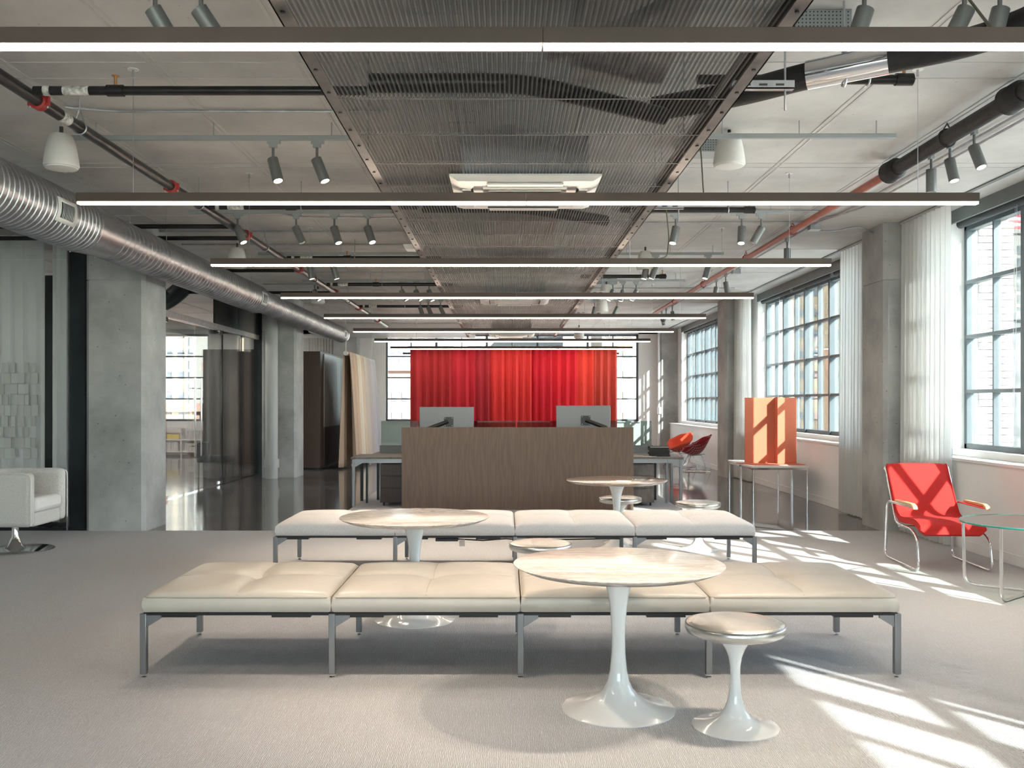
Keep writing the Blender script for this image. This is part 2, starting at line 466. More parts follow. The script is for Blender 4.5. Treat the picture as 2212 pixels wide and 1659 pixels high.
# right wall: sill wall, piers, lintel, brick outer face
WIN = [(7.07 - 2.57 + k * 8.24, 10.82 + k * 8.24) for k in (-1, 0, 1, 2)]   # (near jamb, far jamb)
WIN = [(b - 6.30, b) for a, b in WIN]
wr = MB().box(XR, XU, NEAR, FAR, 0, SILL - 0.03)
wr.box(XU, XO, NEAR, FAR, 0, SILL - 0.03)
wall_right = struct('wall_right', wr, M['white_wall'])
edges = [NEAR] + [e for w in WIN for e in w] + [FAR]
for i in range(0, len(edges), 2):
    a, b = edges[i], edges[i + 1]
    if b > a:
        MB().box(XU, XG + 0.10, a, b, SILL - 0.03, H).build('pier', M['white_wall'], wall_right)
        MB().box(XG + 0.10, XO, a, b, SILL - 0.03, 4.05).build('outer_pier', M['mortar'], wall_right)
MB().box(XU + 0.02, XG + 0.1, NEAR, FAR, 3.60, H).build('lintel', M['white_wall'], wall_right)
MB().box(XG + 0.1, XO, NEAR, FAR, 4.05, 4.6).build('outer_lintel', M['mortar'], wall_right)
# brick faces of the outer reveals (far jambs seen through the glass)
bm = MB().box(-0.095, 0.095, -0.012, 0.012, -0.036, 0.036).mesh('brick', M['brick'])
bh = MB().box(-0.045, 0.045, -0.012, 0.012, -0.036, 0.036).mesh('brick', M['brick'])
for wi in (1, 2):
    yb = WIN[wi][1]
    for c in range(33):
        z = 0.98 + c * 0.081
        if z > 3.58: break
        xs = [(XG + 0.20, bm), (XG + 0.395, bm)] if c % 2 == 0 else [(XG + 0.152, bh), (XG + 0.298, bm), (XG + 0.446 - 0.01, bh)]
        for x, me_ in xs:
            link('brick', me_, wall_right, (x, yb - 0.010 - random.random() * 0.004, z))
tag(MB().box(XR - 0.012, XR, NEAR, FAR, 0.0, 0.11).build('baseboard_right', M['white_wall'], bevel=0.004), kind='structure')
for k, (a, b) in enumerate(WIN):
    pass
sill_m = MB()
struct('trim_1', MB().box(XR - 0.03, XG + 0.02, NEAR, FAR, SILL - 0.03, SILL), M['white_wall'], bevel=0.004)

def make_window(name, n_unit, unit, z0, z1, rows, axis, loc, xin=0.0):
    """multi-light steel window. local frame: u along wall, v through wall (towards outside), z up"""
    w = thing(name, None, None, loc, kind='structure')
    if axis == 'Y':      # wall runs along +Y, outside is +X
        B = lambda u0, u1, v0, v1, a, b: MB().box(v0, v1, u0, u1, a, b)
        P = lambda u, v, z: (v, u, z)
    else:                # wall runs along +X, outside is +Y
        B = lambda u0, u1, v0, v1, a, b: MB().box(u0, u1, v0, v1, a, b)
        P = lambda u, v, z: (u, v, z)
    W = n_unit * unit
    B(0, 0.055, -0.05, 0.06, z0, z1).build('jamb_frame', M['frame'], w, bevel=0.004)
    B(W - 0.055, W, -0.05, 0.06, z0, z1).build('jamb_frame', M['frame'], w, bevel=0.004)
    B(0, W, -0.05, 0.06, z0, z0 + 0.06).build('bottom_frame', M['frame'], w, bevel=0.004)
    B(0, W, -0.05, 0.06, z1 - 0.06, z1).build('head_frame', M['frame'], w, bevel=0.004)
    me_m = B(-0.032, 0.032, -0.075, 0.065, z0, z1).mesh('mullion', M['frame'])
    me_t = B(-0.015, 0.015, -0.045, 0.03, z0, z1).mesh('muntin', M['frame'])
    rh = (z1 - z0 - 0.06) / rows
    for i in range(1, n_unit):
        link('mullion', me_m, w, P(i * unit, 0, 0), bevel=0.003)
    for i in range(n_unit):
        link('muntin', me_t, w, P((i + 0.5) * unit, 0, 0))
    me_r = B(0.03, unit - 0.03, -0.055, 0.035, -0.020, 0.020).mesh('glazing_bar', M['frame'])
    me_p = B(0.012, unit / 2 - 0.012, -0.003, 0.003, 0.012, rh - 0.012).mesh('pane', M['pane'])
    for i in range(n_unit):
        for r in range(1, rows):
            link('glazing_bar', me_r, w, P(i * unit, 0, z0 + 0.03 + r * rh))
        for r in range(rows):
            for h in range(2):
                link('pane', me_p, w, P(i * unit + h * unit / 2, 0.01, z0 + 0.03 + r * rh))
    return w

for k, (a, b) in enumerate(WIN):
    w = make_window('window_%d' % (k + 1), 5, 6.30 / 5, 1.03, 3.56, 4, 'Y', (XG, a, 0))
    MB().box(XU - XG, 0.1, 0, 6.3, SILL, 1.03).build('sub_sill', M['white_wall'], w, bevel=0.004)
    # roller shade cassette under the ceiling
    if k in (1, 2, 3):
        nm = ['', 'nearest', 'middle', 'farthest'][k]
        t = thing('roller_shade', 'grey roller shade box above the %s of the three tall side windows' % nm, 'roller shade', (XU, a, 0), group='roller shades on the window wall')
        MB().box(-0.02, 0.012, 0.0, 6.30, H - 0.145, H).build('fascia', M['fascia'], t, bevel=0.003)
        MB().box(0.012, 0.16, 0.0, 6.30, H - 0.03, H).build('top_plate', M['fascia'], t)
        for q in range(3):
            MB().cyl((0.085, 0.05 + q * 2.1, H - 0.15), (0.085, 2.04 + q * 2.1, H - 0.15), 0.045, 16).build('fabric_roll', M['shade_roll'], t)
            MB().box(0.02, 0.13, 0.0 + q * 2.1, 0.03 + q * 2.1, H - 0.19, H - 0.03).build('bracket', M['fascia'], t)
        # bead chain
        MB().tube([(0.06, 5.0, H - 0.15), (0.05, 5.0, 2.2), (0.03, 5.02, 1.12), (0.05, 5.05, 2.2), (0.07, 5.05, H - 0.15)], 0.0022, 5).build('bead_chain', M['galv'], t)

make_window('window_7', 5, 1.5, SILL, 3.60, 4, 'X', (-4.0, NEAR - 0.14, 0))  # unseen window behind the camera, added to bring in more daylight
# far wall with its wide window
FU = 1.51
FX0 = -3.58
wf = MB().box(LEFT, XO, FAR, FAR + 0.5, 0, 1.0)
wall_far = struct('wall_far', wf, M['white_wall'])
for x0, x1 in ((-8.85, FX0), (FX0 + 5 * FU, XO), (LEFT, -12.0)):
    MB().box(x0, x1, FAR, FAR + 0.5, 1.0, H).build('pier', M['white_wall'], wall_far)
MB().box(LEFT, XO, FAR, FAR + 0.5, 3.60, H).build('lintel', M['white_wall'], wall_far)
make_window('window_5', 5, FU, 1.0, 3.60, 4, 'X', (FX0, FAR + 0.14, 0))
make_window('window_6', 2, 1.575, 1.0, 3.60, 4, 'X', (-12.0, FAR + 0.14, 0))
struct('trim_2', MB().box(FX0 - 0.05, FX0 + 5 * FU + 0.05, FAR - 0.05, FAR + 0.12, 0.97, 1.0), M['white_wall'])
sof = struct('trim_3', MB().box(-5.4, -0.9, 26.0, FAR, 3.48, H - 0.002), M['grey_wall'])

# concrete columns
def column(x0, x1, y0, y1):
    c = thing('concrete_column', None, None, ((x0 + x1) / 2, (y0 + y1) / 2, 0), kind='structure')
    w, d = (x1 - x0) / 2, (y1 - y0) / 2
    ch = 0.045
    poly = [(-w + ch, -d), (w - ch, -d), (w, -d + ch), (w, d - ch), (w - ch, d), (-w + ch, d), (-w, d - ch), (-w, -d + ch)]
    MB().prism(poly, 0, 3.02).build('shaft', M['column'], c, smooth=False)
    q = [(a * 1.0 - 0.0, b) for a, b in poly]
    MB().prism([(a * 0.97, b * 0.97) for a, b in poly], 3.02, 3.035).build('cold_joint', M['column'], c, smooth=False)
    MB().prism(poly, 3.035, H).build('capital', M['column'], c, smooth=False)
    return c
for k, y in enumerate(COLY):
    column(4.55, 5.25, y, y + 0.75)
    if k:
        column(-5.06, -4.34, y + 0.02, y + 0.77)

# curtain track slot and sheer curtains along the window wall
tag(MB().box(4.735, 4.785, NEAR, FAR, H - 0.012, H + 0.02).build('curtain_track', M['fascia']), 'recessed grey curtain track along ceiling beside the side windows', 'curtain track')

def curtain_mb(x, y0, y1, z0, z1, folds, amp, axis='Y', jit=0.5, seed=1, flare=1.25):
    rnd = random.Random(seed)
    n = folds * 8
    ph = [rnd.uniform(-jit, jit) for _ in range(folds + 1)]
    am = [rnd.uniform(0.6, 1.15) for _ in range(folds + 1)]
    def fn(u, v):
        k = u * folds; i = min(int(k), folds - 1)
        a = am[i] * (1 - (k - i)) + am[i + 1] * (k - i)
        p = ph[i] * (1 - (k - i)) + ph[i + 1] * (k - i)
        off = amp * a * math.sin(2 * PI * k + p) * (0.55 + 0.45 * (1 - v) * flare)
        y = y0 + (y1 - y0) * u + 0.25 * amp * math.sin(4 * PI * k)
        z = z0 + (z1 - z0) * v
        return (x + off, y, z) if axis == 'Y' else (y, x + off, z)
    return MB().grid(fn, n, 10)

for y0, y1, lab in ((10.15, 11.38, 'white sheer curtain on the near side of the window-wall column by red lounge chair'),
                    (12.2, 13.45, 'white sheer curtain just beyond the window-wall column, before the orange screen'),
                    (18.45, 19.63, 'white sheer curtain beside the far window-wall column, behind the orange screen'),
                    (4.0, 5.2, 'white sheer curtain at the right edge near the camera')):
    t = thing('sheer_curtain', lab, 'curtain', (4.76, (y0 + y1) / 2, 0), group='white sheer curtains on the window wall')
    q = (y1 - y0) / 2
    curtain_mb(0, -q, q, 0.02, H - 0.03, 11, 0.055, 'Y', seed=int(y0 * 10)).build('drape', M['sheer'], t)
    MB().box(-0.03, 0.03, -q, q, H - 0.035, H - 0.012).build('heading_tape', M['sheer'], t)
t = thing('sheer_curtain', 'white sheer curtain between two columns near the camera, outside the view', 'curtain', (4.76, 2.3, 0), group='white sheer curtains on the window wall')
curtain_mb(0, -0.8, 0.8, 0.02, H - 0.03, 13, 0.055, 'Y', seed=5).build('drape', M['sheer'], t)
t = thing('sheer_curtain', 'pale sheer curtain on far wall above dark cabinets', 'curtain', (-5.45, FAR - 0.12, 0))
curtain_mb(0, -0.55, 0.48, 0.05, 3.47, 12, 0.03, 'X', seed=6).build('drape', M['sheer'], t)

cw = thing('wall_conduit', 'white vertical conduit with outlet box in the far right corner', 'conduit', (4.50, 27.86, 0))
MB().cyl((0, 0, 0), (0, 0, H), 0.03, 12).build('tube', M['white_wall'], cw)
MB().box(-0.06, 0.06, -0.07, -0.02, 1.22, 1.42).build('outlet_box', M['plastic_white'], cw, bevel=0.004)

# ------------------------------------------------------------------ outside
tag(MB().box(-150, 150, -150, 250, -20.2, -20).build('street_ground', M['ground']), kind='structure')
def building(label, m, x0, x1, y0, y1, z1, face, nx, nz, ww, wh, z_from=-4, group='buildings outside', wm='bld_glass', dx=None):
    t = thing('building', label, 'building', ((x0 + x1) / 2, (y0 + y1) / 2, -20), group=group)
    cx, cy = (x0 + x1) / 2, (y0 + y1) / 2
    MB().box(x0 - cx, x1 - cx, y0 - cy, y1 - cy, 0, z1 + 20).build('walls', m, t)
    MB().box(x0 - cx - 0.3, x1 - cx + 0.3, y0 - cy - 0.3, y1 - cy + 0.3, z1 + 20, z1 + 20.6).build('cornice', m, t)
    if face == 'Y':
        mw = MB().box(-ww / 2, ww / 2, -0.06, 0.12, -wh / 2, wh / 2).mesh('window', M[wm])
    else:
        mw = MB().box(-0.06, 0.12, -ww / 2, ww / 2, -wh / 2, wh / 2).mesh('window', M[wm])
    for i in range(nx):
        for j in range(nz):
            z = z_from + (z1 - 1.2 - z_from) * (j + 0.5) / nz + 20
            if face == 'Y':
                link('window', mw, t, ((x0 - cx) + (x1 - x0) * (i + 0.5) / nx, y0 - cy, z))
            else:
                link('window', mw, t, (x0 - cx, (y0 - cy) + (y1 - y0) * (i + 0.5) / nx, z))
    return t
building('beige stone building with window rows right of the red curtain', M['bld_beige'], 6.3, 22, 62, 70, 16, 'Y', 14, 14, 0.62, 0.45, -4)
building('salmon brick building low left of the red curtain', M['bld_pink'], -22, -5.6, 70, 84, 3.9, 'Y', 22, 4, 0.36, 0.62, -3)
building('pale blue tower rising behind the salmon brick building', M['bld_blue'], -26, -6, 96, 110, 30, 'Y', 20, 26, 0.55, 0.7, -2)
building('white office block behind the top of red curtain', M['bld_white'], -4, 6, 100, 112, 22, 'Y', 12, 16, 0.5, 0.6, -2)
building('white stone tower with dark windows outside the nearest side window', M['bld_white'], 58.6, 70, 112, 124, 21.5, 'Y', 8, 14, 0.7, 1.0, 0)
building('grey rendered block low outside the nearest side window', M['bld_grey'], 34.3, 50, 66, 80, 7.3, 'Y', 3, 1, 0.7, 0.9, -3)
building('salmon brick building outside the middle side window', M['bld_pink'], 20, 27, 72, 80, 2.6, 'Y', 10, 4, 0.5, 0.8, -4)
building('pale blue glass tower outside the middle side window', M['bld_blue'], 22, 32, 82, 96, 26, 'Y', 10, 22, 0.5, 0.7, -2)
building('white tower seen through the left meeting room window', M['bld_white'], -46, -30, 92, 106, 26, 'Y', 16, 24, 0.5, 0.8, -2)
building('salmon low block seen through the left meeting room window', M['bld_pink'], -40, -23, 70, 80, 0.9, 'Y', 12, 2, 0.4, 0.6, -4)
building('white office block outside the farthest side window', M['bld_white'], 12.5, 19, 78, 90, 20, 'Y', 9, 14, 0.5, 0.8, -2)
# flag on a pole
t = thing('flag', 'red and white striped flag flying outside the nearest side window', 'flag', (31.5, 58.0, -20))
MB().cyl((1.0, 0, 22), (1.0, 0, 33.8), 0.03, 8).build('pole', M['galv'], t)
for k in range(7):
    mm = M['flag_red'] if k % 2 == 0 else M['flag_white']
    MB().grid(lambda u, v, k=k: (-0.9 + 1.9 * u, 0.12 * math.sin(u * 7), 32.3 + (k + v) * 0.18 + 0.10 * math.sin(u * 6 + 0.5) - 0.25 * (1 - u)), 16, 1).build('stripe', mm, t, solid=0.01)

# ------------------------------------------------------------------ linear pendants
BX0, BX1 = -2.78, 3.07
BZ = 2.844
BY = [3.46] + [6.17 + 2.794 * (k - 1) for k in range(1, 9)]
nth = ['nearest', 'second', 'third', 'fourth', 'fifth', 'sixth', 'seventh', 'eighth', 'farthest']
proto = None
for k, y in enumerate(BY):
    lab = '%s long bronze linear pendant with warm glowing underside%s' % (nth[k], '' if k in (0, 8) else ' counted from the camera')
    if proto is None:
        t = thing('linear_pendant', lab, 'pendant light', (0, y, 0), group='linear pendants across the ceiling')
        for a, b in ((BX0, 0.134), (0.136, BX1)):
            MB().box(a, b, -0.023, 0.023, BZ + 0.010, BZ + 0.068).build('housing', M['bronze'], t, bevel=0.0015)
            MB().box(a + 0.003, b - 0.003, -0.020, 0.020, BZ - 0.004, BZ + 0.0105).build('diffuser', M['glow'], t)
        MB().box(BX0 - 0.002, BX0, -0.023, 0.023, BZ + 0.010, BZ + 0.068).build('end_cap', M['bronze'], t)
        MB().box(BX1, BX1 + 0.002, -0.023, 0.023, BZ + 0.010, BZ + 0.068).build('end_cap', M['bronze'], t)
        for cx in (-2.42, 2.68):
            c = MB().cyl((cx, 0, BZ + 0.068), (cx, 0, H - 0.05), 0.0018, 6).build('cable', M['galv'], t)
            MB().lathe([(0.035, -0.006), (0.035, 0), ], 20, (cx, 0, H - 0.001)).build('canopy', M['plastic_white'], c)
            MB().cyl((cx, 0, H - 0.006), (cx, 0, H - 0.05), 0.008, 10).build('gripper', M['galv'], c)
        proto = t
    else:
        copy_tree(proto, (0, y, 0), 0, lab)

# ------------------------------------------------------------------ corrugated mesh ceiling raft
PX0, PX1, PZ, PY0, PY1 = -0.81, 1.06, 2.985, 0.85, 20.6
raft = thing('mesh_ceiling_raft', 'long corrugated dark metal mesh panel hung down the middle of ceiling', 'ceiling panel', (0, 0, 0))
for x, sg in ((PX0, -1), (PX1, 1)):
    MB().box(x - 0.03, x + 0.03, PY0, PY1, PZ - 0.012, PZ - 0.006).box(x + sg * 0.024, x + sg * 0.03, PY0, PY1, PZ - 0.012, PZ + 0.06).build('rail', M['mesh_frame'], raft)
bolt = MB().cyl((0, 0, 0), (0, 0, 0.006), 0.009, 8).mesh('bolt', M['black'])
y = PY0 + 0.2
nb = 0
while y < PY1:
    for x in (PX0, PX1):
        link('bolt', bolt, raft, (x, y, PZ - 0.018))
    y += 0.3
ncor = 88
seg = ncor * 4
def corr(u, v):
    x = PX0 + 0.022 + (PX1 - PX0 - 0.044) * u
    return (x, 0.004 + 0.592 * v, 0.009 * math.sin(2 * PI * u * ncor))
me_s = MB().grid(corr, seg, 1).mesh('mesh_sheet', M['mesh_sheet'])
me_c = MB().box(PX0 + 0.02, PX1 - 0.02, -0.005, 0.005, -0.0125, -0.010).mesh('cross_tee', M['mesh_frame'])
n_s = int((PY1 - PY0) / 0.6)
for i in range(n_s):
    link('mesh_sheet', me_s, raft, (0, PY0 + i * 0.6, PZ))
    link('cross_tee', me_c, raft, (0, PY0 + i * 0.6, PZ))
for i in range(0, n_s, 4):
    for x in (PX0 - 0.02, PX1 + 0.02):
        MB().cyl((x, PY0 + i * 0.6 + 0.1, PZ + 0.06), (x, PY0 + i * 0.6 + 0.1, H), 0.005, 6).build('hanger_rod', M['galv'], raft)

# air conditioning cassettes set in the raft
def cassette(y, lab):
    t = thing('air_conditioning_cassette', lab, 'air conditioner', (0.125, y, PZ - 0.012), group='ceiling cassettes in the mesh raft')
    a = 0.475
    pr = []
    prof = [(a, 0.0), (a, -0.012), (a - 0.05, -0.035), (a - 0.13, -0.045), (a - 0.145, -0.03), (a - 0.20, -0.03), (a - 0.205, -0.045), (0.02, -0.048)]
    mb = MB(); v = []; f = []
    for r, z in prof:
        v += [(-r, -r, z), (r, -r, z), (r, r, z), (-r, r, z)]
    for i in range(len(prof) - 1):
        for k in range(4):
            f.append((i * 4 + k, i * 4 + (k + 1) % 4, i * 4 + 4 + (k + 1) % 4, i * 4 + 4 + k))
    f.append((3, 2, 1, 0)); n = (len(prof) - 1) * 4; f.append((n, n + 1, n + 2, n + 3))
    mb.add(v, f); mb.build('fascia', M['plastic_white'], t, smooth=False)
    for k in range(4):
        r = k * PI / 2
        o = MB().box(-0.24, 0.24, -a + 0.07, -a + 0.125, -0.052, -0.042).build('louvre', M['plastic_white'], t); o.rotation_euler = (0, 0, r)
        o = MB().box(-0.25, 0.25, -a + 0.128, -a + 0.140, -0.046, -0.030).build('slot', M['plastic_dark'], t); o.rotation_euler = (0, 0, r)
    g = MB().box(-0.235, 0.235, -0.235, 0.235, -0.056, -0.048).build('intake_grille', M['plastic_white'], t, bevel=0.008)
    MB().box(-0.4, 0.4, -0.4, 0.4, 0.001, 0.26).build('casing', M['galv'], t)
for y, lab in ((6.37, 'white square air conditioning cassette nearest the camera in mesh raft'), (13.03, 'white square air conditioning cassette midway along the mesh raft'), (19.7, 'white square air conditioning cassette at far end of mesh raft')):
    cassette(y, lab)

# services hidden above the mesh (seen through it)
t = thing('supply_duct', 'rectangular metal duct glimpsed above the mesh raft', 'duct', (0, 0, 0))
MB().box(0.35, 0.85, -1.0, 5.2, 3.30, 3.58).build('duct_run', M['galv'], t)
MB().box(-0.2, 0.5, 7.4, 12.0, 3.32, 3.58).build('duct_branch', M['galv'], t)
t = thing('cable_tray', 'wire cable tray glimpsed above the left of mesh raft', 'cable tray', (0, 0, 0))
for x in (-0.5, -0.44, -0.38, -0.32, -0.26, -0.2):
    MB().cyl((x, 1, 3.40), (x, 7.4, 3.40), 0.005, 5).build('wire', M['galv'], t)
for i in range(26):
    MB().box(-0.5, -0.2, 1 + i * 0.25, 1.008 + i * 0.25, 3.392, 3.40).build('rung', M['galv'], t)
for i, (y, lab) in enumerate(((4.9, 'black drain pipe crossing above the mesh raft near the camera'), (8.0, 'black drain pipe crossing above the mesh raft beyond first cassette'))):
    tag(MB().tube(fillet([(-0.7, y, 3.20), (0.1, y, 3.20), (0.9, y + 0.5, 3.18)], 0.2), 0.05, 12).build('drain_pipe', M['black_pipe']), lab, 'pipe')
tag(MB().tube(fillet([(0.9, 3.0, 3.12), (0.6, 3.8, 3.12), (0.2, 4.3, 3.12)], 0.1), 0.03, 10).build('diagonal_brace', M['galv']), 'galvanised diagonal brace seen through the mesh raft', 'brace')

# ------------------------------------------------------------------ spiral duct on the left
duct = thing('spiral_duct', 'grey spiral-wound metal air duct running along the left side', 'air duct', (-3.95, 0, 3.19))
def spiral(y0, y1, r0, r1, pitch, name='duct_section', rib=0.008):
    n = int((y1 - y0) / pitch); pts = []; rs = []
    for i in range(n):
        y = y0 + i * pitch
        t0 = (y - y0) / (y1 - y0); r = r0 + (r1 - r0) * t0
        for dy, dr in ((0, 0), (pitch * 0.80, 0), (pitch * 0.84, rib), (pitch * 0.96, rib)):
            pts.append((0, y + dy, 0)); rs.append(r + dr)
    pts.append((0, y1, 0)); rs.append(r1)
    return MB().tube(pts, rs, 32).build(name, M['duct'], duct, ang=0.5)
spiral(2.0, 8.75, 0.245, 0.245, 0.075)
spiral(9.25, 15.0, 0.215, 0.215, 0.115)
spiral(15.12, 22.85, 0.180, 0.180, 0.115)
MB().tube([(0, 8.70, 0), (0, 8.76, 0), (0, 9.20, 0), (0, 9.28, 0)], [0.252, 0.250, 0.222, 0.222], 32).build('reducer', M['duct'], duct)
MB().tube([(0, 14.98, 0), (0, 15.02, 0), (0, 15.10, 0), (0, 15.14, 0)], [0.222, 0.222, 0.187, 0.187], 32).build('reducer', M['duct'], duct)
MB().tube([(0, 22.83, 0), (0, 22.95, 0), (0, 22.96, 0)], [0.187, 0.187, 0.02], 32).build('end_cap', M['duct'], duct)
screw = MB().cyl((0, 0, -0.006), (0, 0, 0.006), 0.007, 8).mesh('screw', M['galv'])
for y, r in ((8.73, 0.254), (9.24, 0.226), (15.0, 0.226), (15.12, 0.19)):
    for k in range(6):
        a = k * PI / 3 + 0.3
        link('screw', screw, duct, (r * math.cos(a), y, r * math.sin(a)), rot=(0, PI / 2 - a, 0))
def grille(y, ang, r, L, w):
    g = bpy.data.objects.new('register', None)
    def fn(u, v): 
        a = ang + (u - 0.5) * w / r
        return ((r + 0.008) * math.cos(a), y + (v - 0.5) * L, (r + 0.008) * math.sin(a))
    o = MB().grid(fn, 8, 1).build('register', M['plastic_white'], duct, solid=0.006)
    def fn2(u, v):
        a = ang + (u - 0.5) * w * 0.62 / r
        return ((r + 0.013) * math.cos(a), y + (v - 0.5) * L * 0.7, (r + 0.013) * math.sin(a))
    MB().grid(fn2, 8, 1).build('opening', M['plastic_dark'], o)
    for k in range(8):
        yy = y + (-0.31 + 0.62 * (k + 0.5) / 8) * L
        pts = [((r + 0.016) * math.cos(ang + (q / 6 - 0.5) * w * 0.6 / r), yy, (r + 0.016) * math.sin(ang + (q / 6 - 0.5) * w * 0.6 / r)) for q in range(7)]
        MB().tube(pts, 0.004, 5).build('vane', M['galv'], o)
grille(8.02, -0.12, 0.245, 0.34, 0.20)
grille(14.75, -0.12, 0.215, 0.34, 0.20)
grille(22.4, -0.12, 0.18, 0.34, 0.18)
for y in (5.0, 10.5, 14.0, 18.5, 22.2):
    for sx in (-0.2, 0.2):
        MB().cyl((sx, y, 0.0), (sx, y, H - 3.19), 0.003, 6).build('hanger_rod', M['galv'], duct)

# ------------------------------------------------------------------ pipework
def pipe_x(name, lab, y, z, x0, x1, r, m='black_pipe', cat='pipe', heads=(), hang=(), group=None):
    t = thing(name, lab, cat, (0, y, z), group=group)
    MB().cyl((x0, 0, 0), (x1, 0, 0), r, 16).build('run', M[m], t)
    for x in heads:
        e = MB().cyl((x - 0.05, 0, 0), (x + 0.05, 0, 0), r * 1.28, 16).build('tee_fitting', M[m], t)
        s_ = MB().cyl((x, 0, r), (x, 0, r + 0.06), 0.010, 8).lathe([(0.022, 0), (0.024, 0.004)], 12, (x, 0, r + 0.06)).build('sprinkler_head', M['brass'], t)
    for x in hang:
        MB().tube([(x, r * 1.15 * math.cos(a), r * 1.15 * math.sin(a)) for a in [k * PI / 8 for k in range(16)]], 0.006, 6, True).cyl((x, 0, r), (x, 0, H - z), 0.005, 6).build('hanger', M['galv'], t)
    return t
# left main along Y
mt = thing('sprinkler_main', 'black sprinkler main with red couplings along the left ceiling', 'pipe', (-2.94, 0, 3.45))
MB().cyl((0, 1.0, 0), (0, 23.5, 0), 0.040, 18).build('run', M['black_pipe'], mt)
for y in (5.98, 8.35, 10.75, 13.5, 16.3, 19.0, 21.8):
    c = MB().tube([(0, y - 0.03, 0), (0, y - 0.028, 0), (0, y + 0.028, 0), (0, y + 0.03, 0)], [0.05, 0.056, 0.056, 0.05], 18).build('coupling', M['red_clamp'], mt)
    for sx in (-1, 1):
        MB().box(sx * 0.052 - 0.014, sx * 0.052 + 0.014, y - 0.014, y + 0.014, -0.030, 0.030).build('clamp_lug', M['red_clamp'], c)
        MB().cyl((sx * 0.056, y, -0.045), (sx * 0.056, y, 0.045), 0.006, 8).build('bolt', M['galv'], c)
for y in (6.55, 9.1, 11.6, 14.6, 17.7, 20.6):
    MB().tube([(0.047 * math.cos(a), y, 0.047 * math.sin(a)) for a in [k * PI / 8 for k in range(16)]], 0.006, 6, True).cyl((-0.045, y, 0), (0, y, 0.13), 0.005, 6).cyl((0.045, y, 0), (0, y, 0.13), 0.005, 6).cyl((0, y, 0.13), (0, y, H - 3.45), 0.005, 6).build('hanger', M['galv'], mt)
MB().tube([(0, 6.25, 0), (0, 6.37, 0)], [0.0412, 0.0412], 18).build('label_band', M['label'], mt)
# branch lines
for y, x0, x1, hd, lab in ((5.84, -2.9, -0.85, (-2.40,), 'nearest black sprinkler branch pipe left of the mesh raft'),
                       (9.3, -2.9, -0.85, (-2.1,), 'second black sprinkler branch pipe left of the mesh raft'),
                       (12.6, -2.9, -0.85, (-2.1,), 'third black sprinkler branch pipe left of the mesh raft'),
                       (15.4, -2.9, -0.85, (-2.1,), 'fourth black sprinkler branch pipe left of the mesh raft'),
                       (18.9, -2.9, -0.85, (), 'fifth black sprinkler branch pipe left of the mesh raft')):
    t = pipe_x('sprinkler_branch', lab, y, 3.47, x0, x1, 0.028, heads=hd, hang=(-2.0,) if y > 6 else (), group='sprinkler branches')
    MB().cyl((x0 + 0.06, 0, 0), (x0 + 0.10, 0, 0), 0.031, 16).build('collar', M['label'], t)
    MB().cyl((-2.72, 0, 0), (-2.56, 0, 0), 0.0288, 16).build('label_band', M['label'], t)
for y, x1, lab in ((5.55, 2.36, 'nearest black sprinkler branch pipe right of the mesh raft'),
                   (9.3, 2.42, 'second black sprinkler branch pipe right of the mesh raft'),
                   (14.2, 2.38, 'third black sprinkler branch pipe right of the mesh raft')):
    t = pipe_x('sprinkler_branch', lab, y, 3.44, 1.12, x1, 0.028, heads=(x1 - 0.03,), hang=(x1 - 0.24,), group='sprinkler branches')
    MB().lathe([(0.001, -0.03), (0.03, -0.02), (0.036, 0), (0.03, 0.02), (0.001, 0.03)], 16, (x1, 0, 0)).build('elbow_cap', M['black_pipe'], t)
for y, lab in ((10.5, 'nearest black branch pipe over the left duct'), (11.25, 'second black branch pipe over the left duct'), (14.0, 'third black branch pipe over the left duct'), (16.8, 'fourth black branch pipe over the left duct')):
    pipe_x('sprinkler_branch', lab, y, 3.50, -6.5, -2.98, 0.026, group='sprinkler branches')
# pipes hugging the raft's right side
for x, z, r, m, lab in ((1.15, 3.13, 0.045, 'insul', 'black insulated pipe running along right edge of mesh raft'),
                        (1.20, 3.30, 0.022, 'galv', 'thin grey conduit running along right edge of mesh raft')):
    t = thing('refrigerant_pipe', lab, 'pipe', (x, 0, z))
    MB().cyl((0, 1.5, 0), (0, 19.5, 0), r, 14).build('run', M[m], t)
    for y in (4.4, 7.3, 10.2, 13.0, 16.0):
        MB().cyl((0, y, 0), (0, y, H - z), 0.005, 6).build('hanger_rod', M['galv'], t)
# strut brackets on the right of raft
for i, y in enumerate((4.55, 7.35, 10.25, 13.1, 16.0)):
    t = thing('strut_bracket', '%s slotted galvanised strut bracket right of the mesh raft' % ORD[i], 'bracket', (1.30, y, 3.05), group='strut brackets')
    MB().box(-0.22, 0.08, -0.02, 0.02, 0, 0.006).box(-0.22, 0.08, -0.02, -0.016, 0, 0.04).box(-0.22, 0.08, 0.016, 0.02, 0, 0.04).build('channel', M['galv'], t)
    for q in range(3):
        MB().box(-0.17 + q * 0.08, -0.13 + q * 0.08, -0.0215, -0.0205, 0.014, 0.024).build('slot', M['plastic_dark'], t)
    MB().cyl((0.04, 0, -0.10), (0.04, 0, H - 3.05), 0.005, 8).build('threaded_rod', M['galv'], t)
